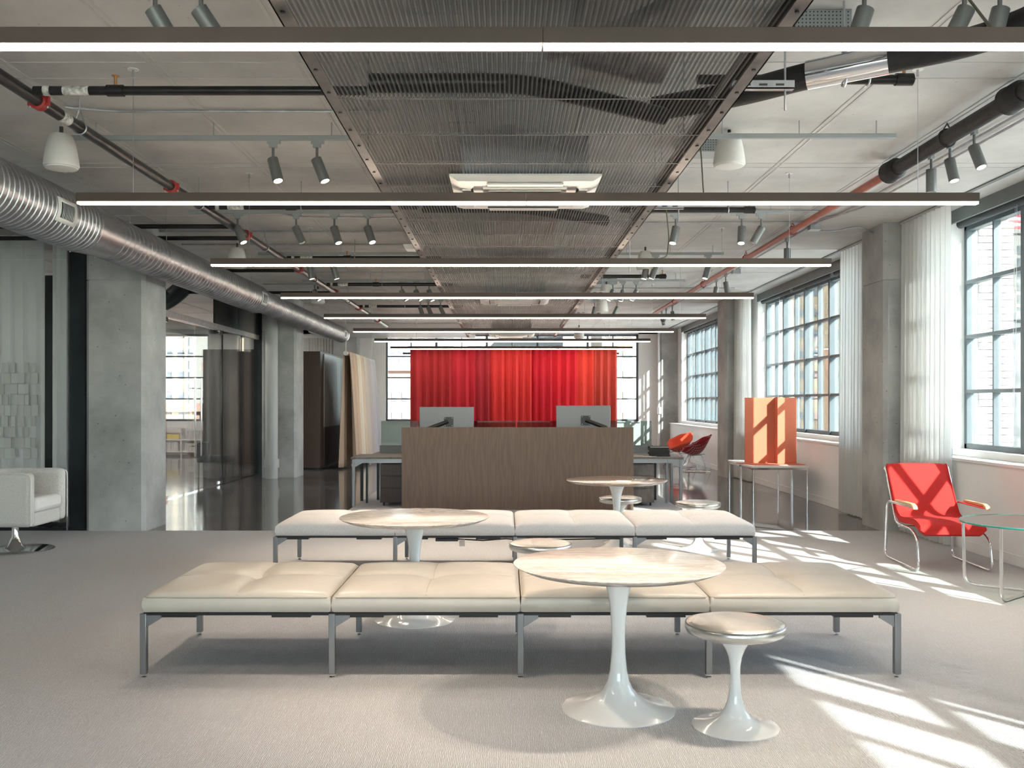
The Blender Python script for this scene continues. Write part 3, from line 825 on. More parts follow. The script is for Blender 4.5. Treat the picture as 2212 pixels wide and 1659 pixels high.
# big flexible black pipe with chrome sleeve at top right
t = thing('insulated_pipe', 'thick black insulated pipe with polished sleeve crossing top right', 'pipe', (0, 0, 0))
path = fillet([(0.9, 5.75, 3.33), (1.36, 5.50, 3.34), (1.68, 5.20, 3.35), (2.05, 5.02, 3.37), (2.40, 4.80, 3.38), (2.62, 4.4, 3.40), (2.65, 3.6, 3.42)], 0.25, 5)
MB().tube(path, 0.072, 20).build('run', M['insul'], t)
MB().tube([(1.66, 5.222, 3.35), (2.03, 5.03, 3.369)], 0.079, 24).build('sleeve', M['chrome'], t)
MB().tube([(1.83, 5.13 + 0.1 * math.cos(a) * 0.45, 3.36 + 0.1 * math.sin(a)) for a in [k * PI / 8 for k in range(16)]], 0.008, 6, True).cyl((1.83, 5.13, 3.44), (1.83, 5.13, H), 0.006, 6).build('hanger', M['galv'], t)
# right main: black soil pipe then red pipe
t = thing('drain_main', 'fat black drain pipe with bell joints at the upper right', 'pipe', (3.42, 0, 3.60))
MB().cyl((0, 2.0, 0), (0, 8.45, 0), 0.060, 20).build('run', M['insul'], t)
for y in (6.39, 8.40):
    MB().tube([(0, y - 0.14, 0), (0, y - 0.10, 0), (0, y, 0), (0, y + 0.06, 0), (0, y + 0.08, 0)], [0.066, 0.092, 0.092, 0.098, 0.064], 20).build('bell_joint', M['insul'], t)
h = MB().tube([(0.07 * math.cos(a), 7.35, 0.07 * math.sin(a)) for a in [k * PI / 8 for k in range(16)]], 0.007, 6, True)
h.cyl((-0.07, 7.35, 0), (0, 7.35, 0.11), 0.006, 6).cyl((0.07, 7.35, 0), (0, 7.35, 0.11), 0.006, 6).cyl((0, 7.35, 0.10), (0, 7.35, 0.12), 0.006, 6)
h.build('clevis_hanger', M['black'], t)
t = thing('red_sprinkler_pipe', 'red painted sprinkler pipe continuing from the black drain on right', 'pipe', (3.42, 0, 3.60))
MB().cyl((0, 8.47, 0), (0, 22.0, 0), 0.036, 18).build('run', M['red_pipe'], t)
for y in (11.3, 13.5, 16.4, 19.2):
    MB().tube([(0.05 * math.cos(a), y, 0.05 * math.sin(a)) for a in [k * PI / 8 for k in range(16)]], 0.006, 6, True).cyl((-0.05, y, 0), (0, y, 0.09), 0.005, 6).cyl((0.05, y, 0), (0, y, 0.09), 0.005, 6).cyl((0, y, 0.09), (0, y, 0.12), 0.005, 6).build('hanger', M['red_clamp'], t)
# conduits on the ceiling
def conduit(lab, pts, r=0.011, rad=0.12):
    tag(MB().tube(fillet(pts, rad), r, 8).build('conduit', M['galv']), lab, 'conduit')
zc = H - 0.02
conduit('thin steel conduit parallel to window wall, left of a pair', [(3.82, 1, zc), (3.82, 10.9, zc), (3.5, 11.3, zc), (1.3, 11.35, zc)])
conduit('thin steel conduit parallel to window wall, right of a pair', [(3.93, 1, zc), (3.93, 10.5, zc), (3.72, 11.2, zc), (3.72, 22, zc)])
conduit('steel conduit curving from junction box to window-wall column', [(3.75, 11.6, zc - 0.03), (4.05, 11.75, zc - 0.03), (4.3, 11.55, zc), (4.53, 11.7, zc - 0.05)])
conduit('steel conduit crossing ceiling left of raft beside nearest spotlights', [(-3.2, 6.9, zc), (-2.9, 7.0, zc), (-0.85, 7.0, zc)])
conduit('steel conduit crossing ceiling left of raft beyond second pendant', [(-2.7, 10.6, zc), (-2.4, 11.0, zc), (-0.85, 11.05, zc)])
conduit('steel conduit crossing ceiling right of the raft near the second pendant', [(1.2, 10.6, zc), (3.7, 10.65, zc)])
conduit('steel conduit crossing ceiling left of raft near third pendant', [(-5.0, 11.9, zc), (-0.85, 11.95, zc)])
conduit('steel conduit bending across right ceiling toward far windows', [(1.2, 14.6, zc), (3.3, 14.65, zc), (3.72, 15.3, zc)])
conduit('steel conduit crossing ceiling left of raft beyond third pendant', [(-4.4, 12.9, zc), (-0.85, 12.9, zc)])
conduit('steel conduit crossing far left ceiling behind fourth pendant', [(-4.4, 17.2, zc), (-0.85, 17.2, zc)])
conduit('steel conduit crossing far right ceiling behind fifth pendant', [(1.2, 17.8, zc), (4.3, 17.8, zc)])
conduit('steel conduit at top right running behind nearest pendant', [(1.25, 4.62, zc), (4.6, 4.62, zc)])
for x, y, lab in ((1.42, 6.98, 'square grey junction box beside the nearest right speaker'), (3.74, 11.5, 'square grey junction box near the window-wall column'), (1.75, 10.45, 'square grey junction box behind second pendant on right'),
                  (1.35, 11.35, 'square grey junction box beside the second right speaker'), (3.74, 15.4, 'square grey junction box on the ceiling by far windows'), (-0.98, 11.6, 'square grey junction box beside white access point'),
                  (4.02, 6.1, 'square grey junction box at the upper right edge')):
    t = thing('junction_box', lab, 'junction box', (x, y, H), group='junction boxes')
    MB().box(-0.065, 0.065, -0.065, 0.065, -0.075, 0).build('box', M['galv'], t, bevel=0.004)
    MB().box(-0.07, 0.07, -0.07, 0.07, -0.08, -0.074).build('cover', M['galv'], t)
    MB().cyl((0, -0.066, -0.04), (0, -0.070, -0.04), 0.022, 14).build('knockout', M['galv'], t)
# perforated return boxes
for x, y, lab in ((1.72, 5.35, 'perforated grey ceiling box behind black pipe at top right'), (1.62, 7.9, 'perforated grey ceiling box beside the nearest right speaker'), (1.75, 16.6, 'perforated grey ceiling box among the far right spotlights')):
    t = thing('perforated_box', lab, 'ceiling box', (x, y, H), group='perforated ceiling boxes')
    MB().box(-0.19, 0.19, -0.12, 0.12, -0.11, 0).build('casing', M['track_grey'], t, bevel=0.004)
    hole = MB().cyl((0, -0.1203, 0), (0, -0.1215, 0), 0.0045, 6).mesh('hole', M['plastic_dark'])
    for a in range(17):
        for b in range(5):
            link('hole', hole, t, (-0.168 + a * 0.021, 0, -0.095 + b * 0.02))
# loop of cable
tag(MB().tube(fillet([(1.40, 7.02, 3.65), (1.42, 6.9, 3.4), (1.41, 6.75, 3.0), (1.40, 6.45, 2.92)], 0.1), 0.005, 6).build('hanging_cable', M['cable']), 'olive cable dangling beside the nearest right speaker', 'cable')
tag(MB().tube(fillet([(1.55, 9.2, 3.5), (1.62, 9.4, 3.2), (1.55, 9.1, 2.95), (1.45, 8.96, 2.91)], 0.1), 0.006, 6).build('hanging_cable', M['cable']), 'olive cable dangling right of raft above the third pendant', 'cable')
tag(MB().tube(fillet([(1.95, 4.3, 3.7), (1.92, 4.1, 3.4), (1.80, 3.5, 2.92)], 0.1), 0.006, 6).build('hanging_cable', M['cable']), 'olive cable dropping to the nearest pendant at top right', 'cable')

# white access point
t = thing('access_point', 'white rectangular wireless access point hung left of the raft', 'access point', (-1.05, 10.9, 3.30))
MB().prism([(-0.12, 0.06), (0.12, 0.06), (0.09, 0), (-0.09, 0)], -0.1, 0.1, 'y').build('body', M['plastic_white'], t, bevel=0.008)
MB().cyl((0, 0, 0.06), (0, 0, 0.42), 0.006, 8).build('rod', M['galv'], t)

# ------------------------------------------------------------------ tracks and spotlights
def make_track(lab, x0, x1, y0, y1, z=3.60):
    t = thing('lighting_track', lab, 'lighting track', ((x0 + x1) / 2, (y0 + y1) / 2, z), group='lighting tracks')
    a, b = (x1 - x0) / 2, (y1 - y0) / 2
    if a > b: b = 0.018
    else: a = 0.018
    MB().box(-a, a, -b, b, -0.018, 0.018).build('rail', M['track_grey'], t, bevel=0.003)
    n = 3
    for k in range(n):
        u = -0.8 + 1.6 * k / (n - 1)
        MB().cyl((a * u if a > b else 0, b * u if b > a else 0, 0.018), (a * u if a > b else 0, b * u if b > a else 0, H - z), 0.005, 6).build('suspension', M['galv'], t)
    return t

SPOT = {}
def spot_meshes():
    ad = MB().box(-0.045, 0.055, -0.014, 0.014, -0.045, -0.018).box(-0.03, 0.03, -0.016, 0.016, -0.075, -0.04).mesh('adapter', M['track_grey'])
    st = MB().cyl((0, 0, -0.18), (0, 0, -0.07), 0.011, 10).mesh('stem', M['spot_grey'])
    hd = MB().lathe([(0.038, 0.02), (0.042, 0.018), (0.042, -0.165), (0.040, -0.175), (0.036, -0.175), (0.034, -0.150)], 28).mesh('head', M['spot_grey'])
    ln = MB().lathe([(0.030, -0.158), (0.034, -0.155)], 20).mesh('lens', M['lens'])
    tr = MB().lathe([(0.0345, -0.150), (0.0345, -0.174)], 20, cap=False).mesh('reflector', M['plastic_white'])
    return ad, st, hd, ln, tr
SPOT = spot_meshes()
spot_lamp = bpy.data.lights.new('spot_lamp', 'SPOT')
spot_lamp.energy = SPOT_WATT * 10; spot_lamp.spot_size = math.radians(75); spot_lamp.spot_blend = 1.0; spot_lamp.color = (1.0, 0.84, 0.66); spot_lamp.shadow_soft_size = 0.03
def spot(lab, x, y, z, aim, lit=True, lamp=False, rot=0.0):
    t = thing('track_spotlight', lab, 'spotlight', (x, y, z), group='grey track spotlights')
    for nm, me_ in (('adapter', SPOT[0]), ('stem', SPOT[1])):
        link(nm, me_, t, rot=(0, 0, rot))
    d = Vector(aim).normalized()
    q = d.to_track_quat('-Z', 'Y').to_euler()
    h = link('head', SPOT[2], t, (0, 0, -0.18), rot=q)
    link('reflector', SPOT[4], h)
    if lit:
        link('lens', SPOT[3], h)
    else:
        m_off = SPOT[3].copy(); m_off.materials.clear(); m_off.materials.append(M['plastic_dark'])
        link('lens', m_off, h)
    if lamp:
        lo = bpy.data.objects.new('spot_lamp', spot_lamp); COL.objects.link(lo)
        lo.parent = h; lo.location = (0, 0, -0.19)
    return t

LT = [(4.55, [-1.68, -1.46]), (7.35, [-1.80, -1.46]), (10.2, [-2.88, -2.25, -1.84, -1.48]), (13.05, [-2.70, -2.37]),
      (15.9, [-3.2, -1.74, -1.5, -1.28]), (18.7, [-1.68, -1.52, -1.28])]
tilt = {0: (0.55, 0.15, -0.85), 1: (0.34, -0.20, -1), 2: (0.40, -0.25, -1), 3: (0.35, 0, -1), 4: (0.45, -0.1, -1), 5: (0.4, -0.2, -1)}
for k, (y, xs) in enumerate(LT):
    make_track('%s grey lighting track left of the mesh raft' % ORD[k], -3.40, -1.12, y, y)
    for i, x in enumerate(xs):
        a = Vector(tilt[k]) + Vector((random.uniform(-.12, .12), random.uniform(-.08, .08), 0))
        spot('grey cylinder spotlight, %s from left on the %s track left of raft' % (ORD[i], ORD[k]), x, y, 3.60, a, lit=not (k == 2 and i == 1), lamp=(k in (0, 1, 2) and i != 1))
RT = [(4.55, [1.72, 2.20, 2.37]), (7.30, []), (10.2, [1.83, 2.54, 2.75]), (13.05, [1.94, 2.07, 2.79]), (15.9, [1.80, 1.97, 2.19]), (18.7, [1.76, 1.9, 2.2])]
for k, (y, xs) in enumerate(RT):
    make_track('%s grey lighting track right of the mesh raft' % ORD[k], 1.52, 3.0, y, y)
    for i, x in enumerate(xs):
        a = Vector((-0.38, -0.05, -1)) + Vector((random.uniform(-.15, .15), random.uniform(-.1, .1), 0))
        if k == 2: a = Vector([(-0.25, -0.25, -1), (-0.12, -0.3, -1), (-0.55, 0.1, -1)][i])
        spot('grey cylinder spotlight, %s from left on the %s track right of raft' % (ORD[i], ORD[k]), x, y, 3.60, a, lit=not (k == 2 and i == 2), lamp=(k in (0, 2) and i != 2), rot=PI)
make_track('long grey lighting track parallel to the side windows', 3.62, 3.62, 3.0, 22.5, 3.695)
for i, (y, a, lit) in enumerate(((7.33, (0.18, -0.35, -1), True), (7.73, (0.1, -0.25, -1), True), (8.07, (0, 0, -1), False), (12.2, (0, 0, -1), False), (15.6, (0.12, -0.2, -1), True), (16.3, (-0.2, -0.1, -1), True), (20.6, (0.1, 0, -1), False), (21.4, (-0.4, 0, -1), False), (22.0, (0.3, 0, -1), False))):
    spot('grey cylinder spotlight, %s from camera on the window-side track' % ORD[i], 3.62, y, 3.695, a, lit=lit, lamp=i in (0, 1), rot=PI / 2)

# pendant loudspeakers
def speaker(lab, x, y, z=3.30):
    t = thing('pendant_speaker', lab, 'loudspeaker', (x, y, z), group='white pendant loudspeakers')
    MB().lathe([(0.10, -0.012), (0.122, 0.0), (0.126, 0.012), (0.122, 0.05), (0.112, 0.12), (0.098, 0.185), (0.082, 0.225), (0.070, 0.240), (0.02, 0.245)], 40).build('shell', M['speaker'], t)
    MB().lathe([(0.001, -0.019), (0.09, -0.018), (0.112, -0.012), (0.114, -0.004)], 40).build('grille', M['speaker'], t)
    MB().cyl((0, 0, 0.24), (0, 0, 0.30), 0.014, 10).build('gland', M['plastic_dark'], t)
    MB().cyl((0, 0, 0.30), (0, 0, H - z), 0.003, 6).build('cable', M['galv'], t)
for lab, x, y, z in (('white bell-shaped pendant speaker at the upper left by black main', -3.30, 7.05, 3.30), ('white bell-shaped pendant speaker under the second left spotlights', -3.45, 12.2, 3.30),
                  ('white bell-shaped pendant speaker nearest on right of the raft', 1.78, 7.55, 3.44), ('white bell-shaped pendant speaker beyond second pendant on right of raft', 1.93, 13.1, 3.40),
                  ('white bell-shaped pendant speaker far left behind fourth pendant', -3.4, 17.2, 3.36), ('white bell-shaped pendant speaker far right behind fifth pendant', 1.85, 18.2, 3.30),
                  ('white bell-shaped pendant speaker far right over the desk', 1.7, 16.0, 3.30), ('white bell-shaped pendant speaker farthest right before the far window', 1.75, 22.6, 3.10)):
    speaker(lab, x, y, z)

# ------------------------------------------------------------------ benches
def cushion_z(x, y, w, d, z1, crown=0.030, dip=0.020, edge=0.055):
    qa, qb = min(1, abs(x) / (w / 2)), min(1, abs(y) / (d / 2))
    ex = max(0, (abs(x) - (w / 2 - edge)) / edge); ey = max(0, (abs(y) - (d / 2 - edge)) / edge)
    r = min(1, math.hypot(ex, ey))
    z = z1 - 0.022 * (1 - math.sqrt(max(0, 1 - r * r)))
    pill = (1 - qa ** 5) * (1 - qb ** 5)
    z += crown * pill - dip * (math.exp(-(x / 0.05) ** 2) + math.exp(-(y / 0.05) ** 2)) * pill
    return z - dip * 0.9 * math.exp(-((x / 0.11) ** 2 + (y / 0.11) ** 2))
def cushion_mesh(w, d, z0, z1, m, n=48):
    mb = MB()
    def top(u, v):
        a = math.sin((u - 0.5) * PI); b = math.sin((v - 0.5) * PI)
        a = 0.5 * a + 0.5 * (2 * u - 1); b = 0.5 * b + 0.5 * (2 * v - 1)
        x, y = a * w / 2, b * d / 2
        return (x, y, cushion_z(x, y, w, d, z1))
    mb.grid(top, n, n)
    # skirt: perimeter of the grid down to the base
    N = n + 1
    per = [i for i in range(N)] + [j * N + n for j in range(1, N)] + [n * N + i for i in range(n - 1, -1, -1)] + [j * N for j in range(n - 1, 0, -1)]
    base = len(mb.v)
    P = len(per)
    for frac, inset in ((0.5, -0.006), (0.92, -0.002), (1.0, 0.010)):
        for i in per:
            x, y, z = mb.v[i]
            s_ = 1 - 2 * inset / w
            mb.v.append((x * s_, y * (1 - 2 * inset / d), z + (z0 - z) * frac))
    for k in range(P):
        mb.f.append((per[k], base + k, base + (k + 1) % P, per[(k + 1) % P]))
        for r in range(2):
            mb.f.append((base + r * P + k, base + (r + 1) * P + k, base + (r + 1) * P + (k + 1) % P, base + r * P + (k + 1) % P))
    mb.f.append(tuple(base + 2 * P + k for k in range(P)))
    return mb.mesh('cushion', m, ang=1.2)

def bench(lab, y0, cm, piped, extra=False):
    X0, pitch, D = -2.031, 1.0575, 1.0
    t = thing('modular_bench', lab, 'bench', (0, y0, CZ), group='four-seat benches')
    w = pitch - 0.012
    me_ = cushion_mesh(w, D + 0.04, 0.372, 0.478, cm)
    for i in range(4):
        cx = X0 + (i + 0.5) * pitch
        c = link('cushion', me_, t, (cx, D / 2, 0))
        if piped:
            a, b = w / 2 - 0.001, (D + 0.04) / 2 - 0.001
            pts = fillet([(-a, -b, 0.4555), (a, -b, 0.4555), (a, b, 0.4555), (-a, b, 0.4555)], 0.03, 5, True)
            MB().tube(pts, 0.0045, 8, True).build('piping', M['leather_pipe'], c)
        sm = M['leather_pipe'] if piped else M['carpet_edge']
        DD = D + 0.04
        MB().tube([(0.0, (k / 30 - 0.5) * DD * 0.985, cushion_z(0, (k / 30 - 0.5) * DD * 0.985, w, DD, 0.478)) for k in range(31)], 0.0018, 5).build('seam', sm, c)
        MB().tube([((k / 30 - 0.5) * w * 0.985, 0.0, cushion_z((k / 30 - 0.5) * w * 0.985, 0, w, DD, 0.478)) for k in range(31)], 0.0018, 5).build('seam', sm, c)
        # base pan and under-seat clips
        MB().box(cx - w / 2 + 0.02, cx + w / 2 - 0.02, 0.02, D - 0.02, 0.350, 0.371).build('base_pan', M['black'], t)
        for sx in (-1, 1):
            MB().box(cx + sx * (w / 2 - 0.20) - 0.14, cx + sx * (w / 2 - 0.20) + 0.08, 0.03, 0.10, 0.334, 0.352).build('clip', M['black'], t)
    MB().box(X0, X0 + 4 * pitch, 0.0, 0.03, 0.352, 0.366).box(X0, X0 + 4 * pitch, D - 0.03, D, 0.352, 0.366).build('rail', M['black'], t)
    lm = MB().box(-0.018, 0.018, -0.018, 0.018, 0.022, 0.362).mesh('leg', M['leg_steel'])
    gm = MB().lathe([(0.015, 0), (0.016, 0.006), (0.007, 0.010), (0.007, 0.024)], 14).mesh('glide', M['chrome'])
    bmesh_ = MB().prism([(0.018, 0.285), (0.10, 0.335), (0.10, 0.352), (0.018, 0.352)], -0.010, 0.010, 'y').mesh('bracket', M['leg_steel'])
    for i in range(5):
        for y in (0.012, D - 0.012):
            l = link('leg', lm, t, (X0 + i * pitch, y, 0), bevel=0.003)
            link('glide', gm, l)
            if i < 4:
                link('bracket', bmesh_, l)
            if i > 0 and i == 4:
                b = link('bracket', bmesh_, l); b.scale = (-1, 1, 1)
    if extra:
        MB().box(-0.62, -0.42, 0.02, 0.09, 0.318, 0.345).build('power_unit', M['black'], t, bevel=0.004)
        MB().tube([(-0.42, 0.05, 0.335), (-0.2, 0.05, 0.322), (0.0, 0.05, 0.338), (0.2, 0.05, 0.325), (0.9, 0.05, 0.338)], 0.006, 6).build('power_cord', M['black'], t)
        MB().box(-0.41, -0.36, 0.045, 0.047, 0.27, 0.335).build('paper_tag', M['paper'], t)
    return t
bench('cream leather four-seat bench on steel legs, in front', 5.32, M['leather'], True)
bench('pale grey woven fabric four-seat bench on steel legs, behind leather bench', 8.37, M['fabric_bench'], False, True)

# ------------------------------------------------------------------ pedestal tables and stools
def tulip_table(lab, x, y, top, r=0.53, h=0.735, br=0.285):
    t = thing('pedestal_table', lab, 'table', (x, y, CZ), group='round pedestal tables')
    prof = [(br, 0.0), (br, 0.005), (0.255, 0.010), (0.215, 0.019), (0.17, 0.033), (0.13, 0.052), (0.098, 0.075), (0.072, 0.105), (0.054, 0.145), (0.043, 0.20),
            (0.036, 0.28), (0.034, 0.36), (0.037, 0.44), (0.043, 0.51), (0.052, 0.575), (0.066, 0.63), (0.085, 0.675), (0.103, h - 0.036), (0.107, h - 0.030)]
    MB().lathe(prof, 64).build('pedestal', M['white_gloss'], t)
    MB().lathe([(r - 0.055, h - 0.030), (r - 0.012, h - 0.012), (r, h - 0.004), (r - 0.001, h - 0.001), (r - 0.005, h)], 96).build('tabletop', top, t)
    return t
tulip_table('round white marble pedestal table in front of the leather bench', 0.570, 4.79, M['marble'])
tulip_table('round white marble pedestal table between the two benches', -0.647, 6.76, M['marble'])
tulip_table('round brown marble pedestal table beside the reception desk', 1.167, 9.97, M['brown_marble'])

def tulip_stool(lab, x, y):
    t = thing('pedestal_stool', lab, 'stool', (x, y, CZ), group='silver pedestal stools')
    prof = [(0.205, 0), (0.205, 0.004), (0.17, 0.010), (0.13, 0.021), (0.098, 0.036), (0.07, 0.058), (0.05, 0.085), (0.036, 0.125), (0.027, 0.18), (0.0235, 0.24), (0.025, 0.29), (0.033, 0.335), (0.048, 0.372), (0.066, 0.40), (0.08, 0.413)]
    MB().lathe(prof, 56).build('pedestal', M['white_gloss'], t)
    MB().lathe([(0.070, 0.413), (0.070, 0.419), (0.084, 0.420), (0.086, 0.432), (0.082, 0.436)], 40).build('swivel_plate', M['white_gloss'], t)
    s_ = MB().lathe([(0.10, 0.436), (0.205, 0.440), (0.228, 0.450), (0.237, 0.468), (0.236, 0.486), (0.228, 0.496), (0.200, 0.504), (0.12, 0.510), (0.001, 0.512)], 64).build('seat', M['silver'], t)
    MB().tube([(0.2325 * math.cos(a), 0.2325 * math.sin(a), 0.493) for a in [k * 2 * PI / 64 for k in range(64)]], 0.0025, 6, True).build('seam', M['alu'], s_)
for lab, x, y in (('silver pedestal stool in front right, beside the front marble table', 1.096, 4.53), ('silver pedestal stool between the benches, behind front marble table', 0.262, 7.1),
                  ('silver pedestal stool behind the brown marble table', 1.27, 10.5), ('silver pedestal stool right of the brown marble table', 2.03, 10.0)):
    tulip_stool(lab, x, y)

# ------------------------------------------------------------------ reception desk
D0 = 14.1
t = thing('reception_desk', 'dark oak reception desk with tall front panel and steel legs', 'desk', (0.175, 0, CZ))
MB().box(-1.675, 1.672, 13.70, 13.74, 0.0, 1.19).build('front_panel', M['wood'], t, bevel=0.002)
for a, b in ((-2.475, 2.475),):
    MB().box(a, b, D0, 15.0, 0.708, 0.735).build('tabletop', M['wood_grey'], t, bevel=0.003)
    MB().box(a + 0.05, b - 0.05, D0 + 0.05, D0 + 0.09, 0.645, 0.706).build('apron', M['leg_steel'], t)
    MB().box(a + 0.05, b - 0.05, 14.86, 14.90, 0.655, 0.706).build('apron', M['steel_dark'], t)
for sx in (-1, 1):
    for y in (D0 + 0.03, 14.93):
        l = MB().box(sx * 2.435 - 0.022, sx * 2.435 + 0.022, y - 0.022, y + 0.022, 0, 0.706).build('leg', M['leg_steel'] if sx > 0 or y < 14.5 else M['steel_dark'], t, bevel=0.004)
        MB().prism([(sx * 2.415, 0.706), (sx * 2.415, 0.585), (sx * 2.30, 0.650), (sx * 2.24, 0.650), (sx * 2.24, 0.706)], y - 0.012, y + 0.012, 'y').build('bracket', M['leg_steel'], l)
# stiffener legs inside
for sx in (-1, 1):
    MB().box(sx * 2.31 - 0.015, sx * 2.31 + 0.015, 14.60, 14.64, 0, 0.70).build('leg', M['steel_dark'] if sx < 0 else M['leg_steel'], t)

for sx, lab in ((-1, 'dark oak drawer pedestal under the left of reception desk'), (1, 'grey oak drawer pedestal under the right of reception desk')):
    m_ = M['wood_dark'] if sx < 0 else M['wood_grey']
    q = thing('drawer_pedestal', lab, 'drawer unit', (0.175 + sx * 1.83, 14.5, CZ))
    MB().box(-0.22, 0.22, -0.30, 0.30, 0.05, 0.63).build('body', m_, q, bevel=0.003)
    for a, b in ((0.055, 0.27), (0.276, 0.45), (0.456, 0.625)):
        d_ = MB().box(-0.215, 0.215, -0.318, -0.302, a, b).build('drawer', m_, q, bevel=0.002)
        MB().box(-0.10, 0.10, -0.324, -0.318, b - 0.016, b - 0.010).build('pull', M['black'], d_)
    for cx in (-0.17, 0.17):
        for cy in (-0.24, 0.24):
            MB().cyl((cx - 0.012, cy, 0.025), (cx + 0.012, cy, 0.025), 0.025, 12).build('caster', M['black'], q)

t = thing('glass_desk_screen', 'frosted green glass screen rising behind the reception desk', 'desk screen', (0.175, 15.45, 0))
for a, b in ((-2.2, -0.01), (0.01, 2.2)):
    MB().box(a, b, -0.006, 0.006, 0.86, 1.255).build('pane', M['screen_glass'], t)
MB().box(-2.22, 2.22, -0.03, 0.03, 0.74, 0.86).build('rail', M['fascia'], t, bevel=0.004)
MB().box(-2.3, 2.3, -0.4, 0.4, 0.705, 0.735).build('back_worktop', M['wood_grey'], t)
for x in (-2.2, 0, 2.2):
    for y in (-0.36, 0.36):
        MB().box(x - 0.02, x + 0.02, y - 0.02, y + 0.02, CZ, 0.705).build('leg', M['steel_dark'], t)

for x, sg, z1, lab in ((-0.90, -1, 1.488, 'silver-backed monitor on black arm, left side of the desk'), (1.185, 1, 1.508, 'silver-backed monitor on black arm, right side of the desk')):
    t = thing('monitor', lab, 'monitor', (x, 14.45, 0))
    MB().box(-0.415, 0.415, 0, 0.028, z1 - 0.50, z1).build('shell', M['alu'], t, bevel=0.008)
    MB().box(-0.405, 0.405, 0.028, 0.032, z1 - 0.49, z1 - 0.01).build('screen', M['black'], t)
    MB().box(-0.055 + 0.02, 0.105, -0.028, 0.0, z1 - 0.30, z1 - 0.155).build('mount_plate', M['black'], t, bevel=0.004)
    for bx in (-0.02, 0.09):
        for bz in (-0.17, -0.285):
            MB().cyl((bx, -0.032, z1 + bz), (bx, -0.028, z1 + bz), 0.006, 8).build('screw', M['galv'], t)
    MB().tube([(0.03, -0.05, z1 - 0.22), (0.03 + sg * 0.30, -0.09, z1 - 0.33), (0.03 + sg * 0.42, -0.12, z1 - 0.44)], [0.030, 0.032, 0.026], 10).build('arm', M['black'], t)
    MB().cyl((0.03 + sg * 0.42, -0.12, 0.735 + CZ), (0.03 + sg * 0.42, -0.12, z1 - 0.40), 0.022, 12).build('post', M['black'], t)

# sample books on the right of desk
for k in range(7):
    q = thing('sample_book', '%s black sample book from the bottom of stack on desk' % ORD[k], 'book', (2.33 + random.uniform(-.012, .012), 14.42, 0.735 + CZ + k * 0.0215), random.uniform(-.07, .07), group='black sample books on the desk')
    MB().box(-0.145, 0.145, -0.11, 0.11, 0, 0.004).box(-0.145, 0.145, -0.11, 0.11, 0.016, 0.0205).box(-0.145, -0.138, -0.11, 0.11, 0.004, 0.016).build('cover', M['book_black'], q)
    MB().box(-0.137, 0.138, -0.105, 0.105, 0.0045, 0.0158).build('pages', M['book_black'] if k < 6 else M['fabric_bench'], q)
for x, y, r, lab in ((2.16, 14.25, 0.2, 'printed sheet lying in front of the sample books'), (1.98, 14.35, -0.3, 'printed sheet left of the sample books on desk')):
    tag(MB().box(-0.11, 0.11, -0.08, 0.08, 0, 0.0015).build('paper_sheet', M['paper'], loc=(x, y, 0.7365 + CZ)), lab, 'paper')

# ------------------------------------------------------------------ red curtain behind the desk
reds = [((0.30, 0.012, 0.018), .085), ((0.34, 0.015, 0.02), .11), ((0.36, 0.008, 0.02), .12), ((0.28, 0.01, 0.02), .07), ((0.46, 0.02, 0.02), .20), ((0.40, 0.002, 0.014), .10), ((0.44, 0.0015, 0.012), .12), ((0.50, 0.025, 0.015), .09), ((0.36, 0.03, 0.02), .105)]
tot = sum(w for _, w in reds)
rc = thing('red_curtain', 'wide wall of pleated red fabric curtains hung behind the desk', 'curtain', (0.185, 23.6, 0))
x = -2.555
for k, (c, w) in enumerate(reds):
    c = tuple(q * 1.35 for q in c)
    m_ = mat('red_fabric_%d' % k, c, 0.8, vary=0.12, scale=40, bump=0.1, bscale=200) if k != 1 else wave_mat('red_fabric_1', c, tuple(q * 0.7 for q in c), 18, 'Z', 0.8, 0.4, 0.004)
    wx = 5.11 * w / tot
    curtain_mb(0, x, x + wx + 0.03, 0.06, 2.93, max(2, round(wx / 0.185)), 0.055, 'X', seed=20 + k, jit=0.7, flare=1.2).build('curtain_panel', m_, rc, solid=0.004)
    x += wx
MB().box(-2.6, 2.6, -0.03, 0.03, 2.925, 2.955).build('track', M['bronze'], rc)
for x in (-2.4, 0, 2.4):
    MB().cyl((x, 0, 2.955), (x, 0, H), 0.004, 6).build('hanger_rod', M['galv'], rc)

# ------------------------------------------------------------------ left side: glazed rooms
GY = 11.58
gp = thing('glass_partition', 'frameless glass wall with sheer curtain behind, at the left edge', 'glass partition', (0, GY, 0))
for a, b in ((-8.6, -7.0), (-6.99, -5.345)):
    MB().box(a, b, -0.006, 0.006, 0.03, 3.29).build('pane', M['partition'], gp)
    MB().box(a, b, -0.006, 0.006, 3.30, H - 0.02).build('transom_pane', M['partition'], gp)
MB().box(-8.6, -5.33, -0.02, 0.02, 0, 0.03).build('floor_channel', M['steel_dark'], gp)
MB().box(-5.345, -5.33, -0.03, 0.03, 0, H).build('edge_channel', M['galv'], gp)
post = thing('steel_post', 'dark steel post between left glass wall and first column', 'post', (-5.23, GY + 0.07, 0))
MB().box(-0.095, 0.095, -0.06, 0.06, 0, H).box(-0.06, 0.06, 0.06, 0.064, 0, H).build('casing', M['steel_dark'], post)
MB().box(-0.11, 0.11, -0.075, 0.075, 0, 0.012).build('base_plate', M['steel_dark'], post)
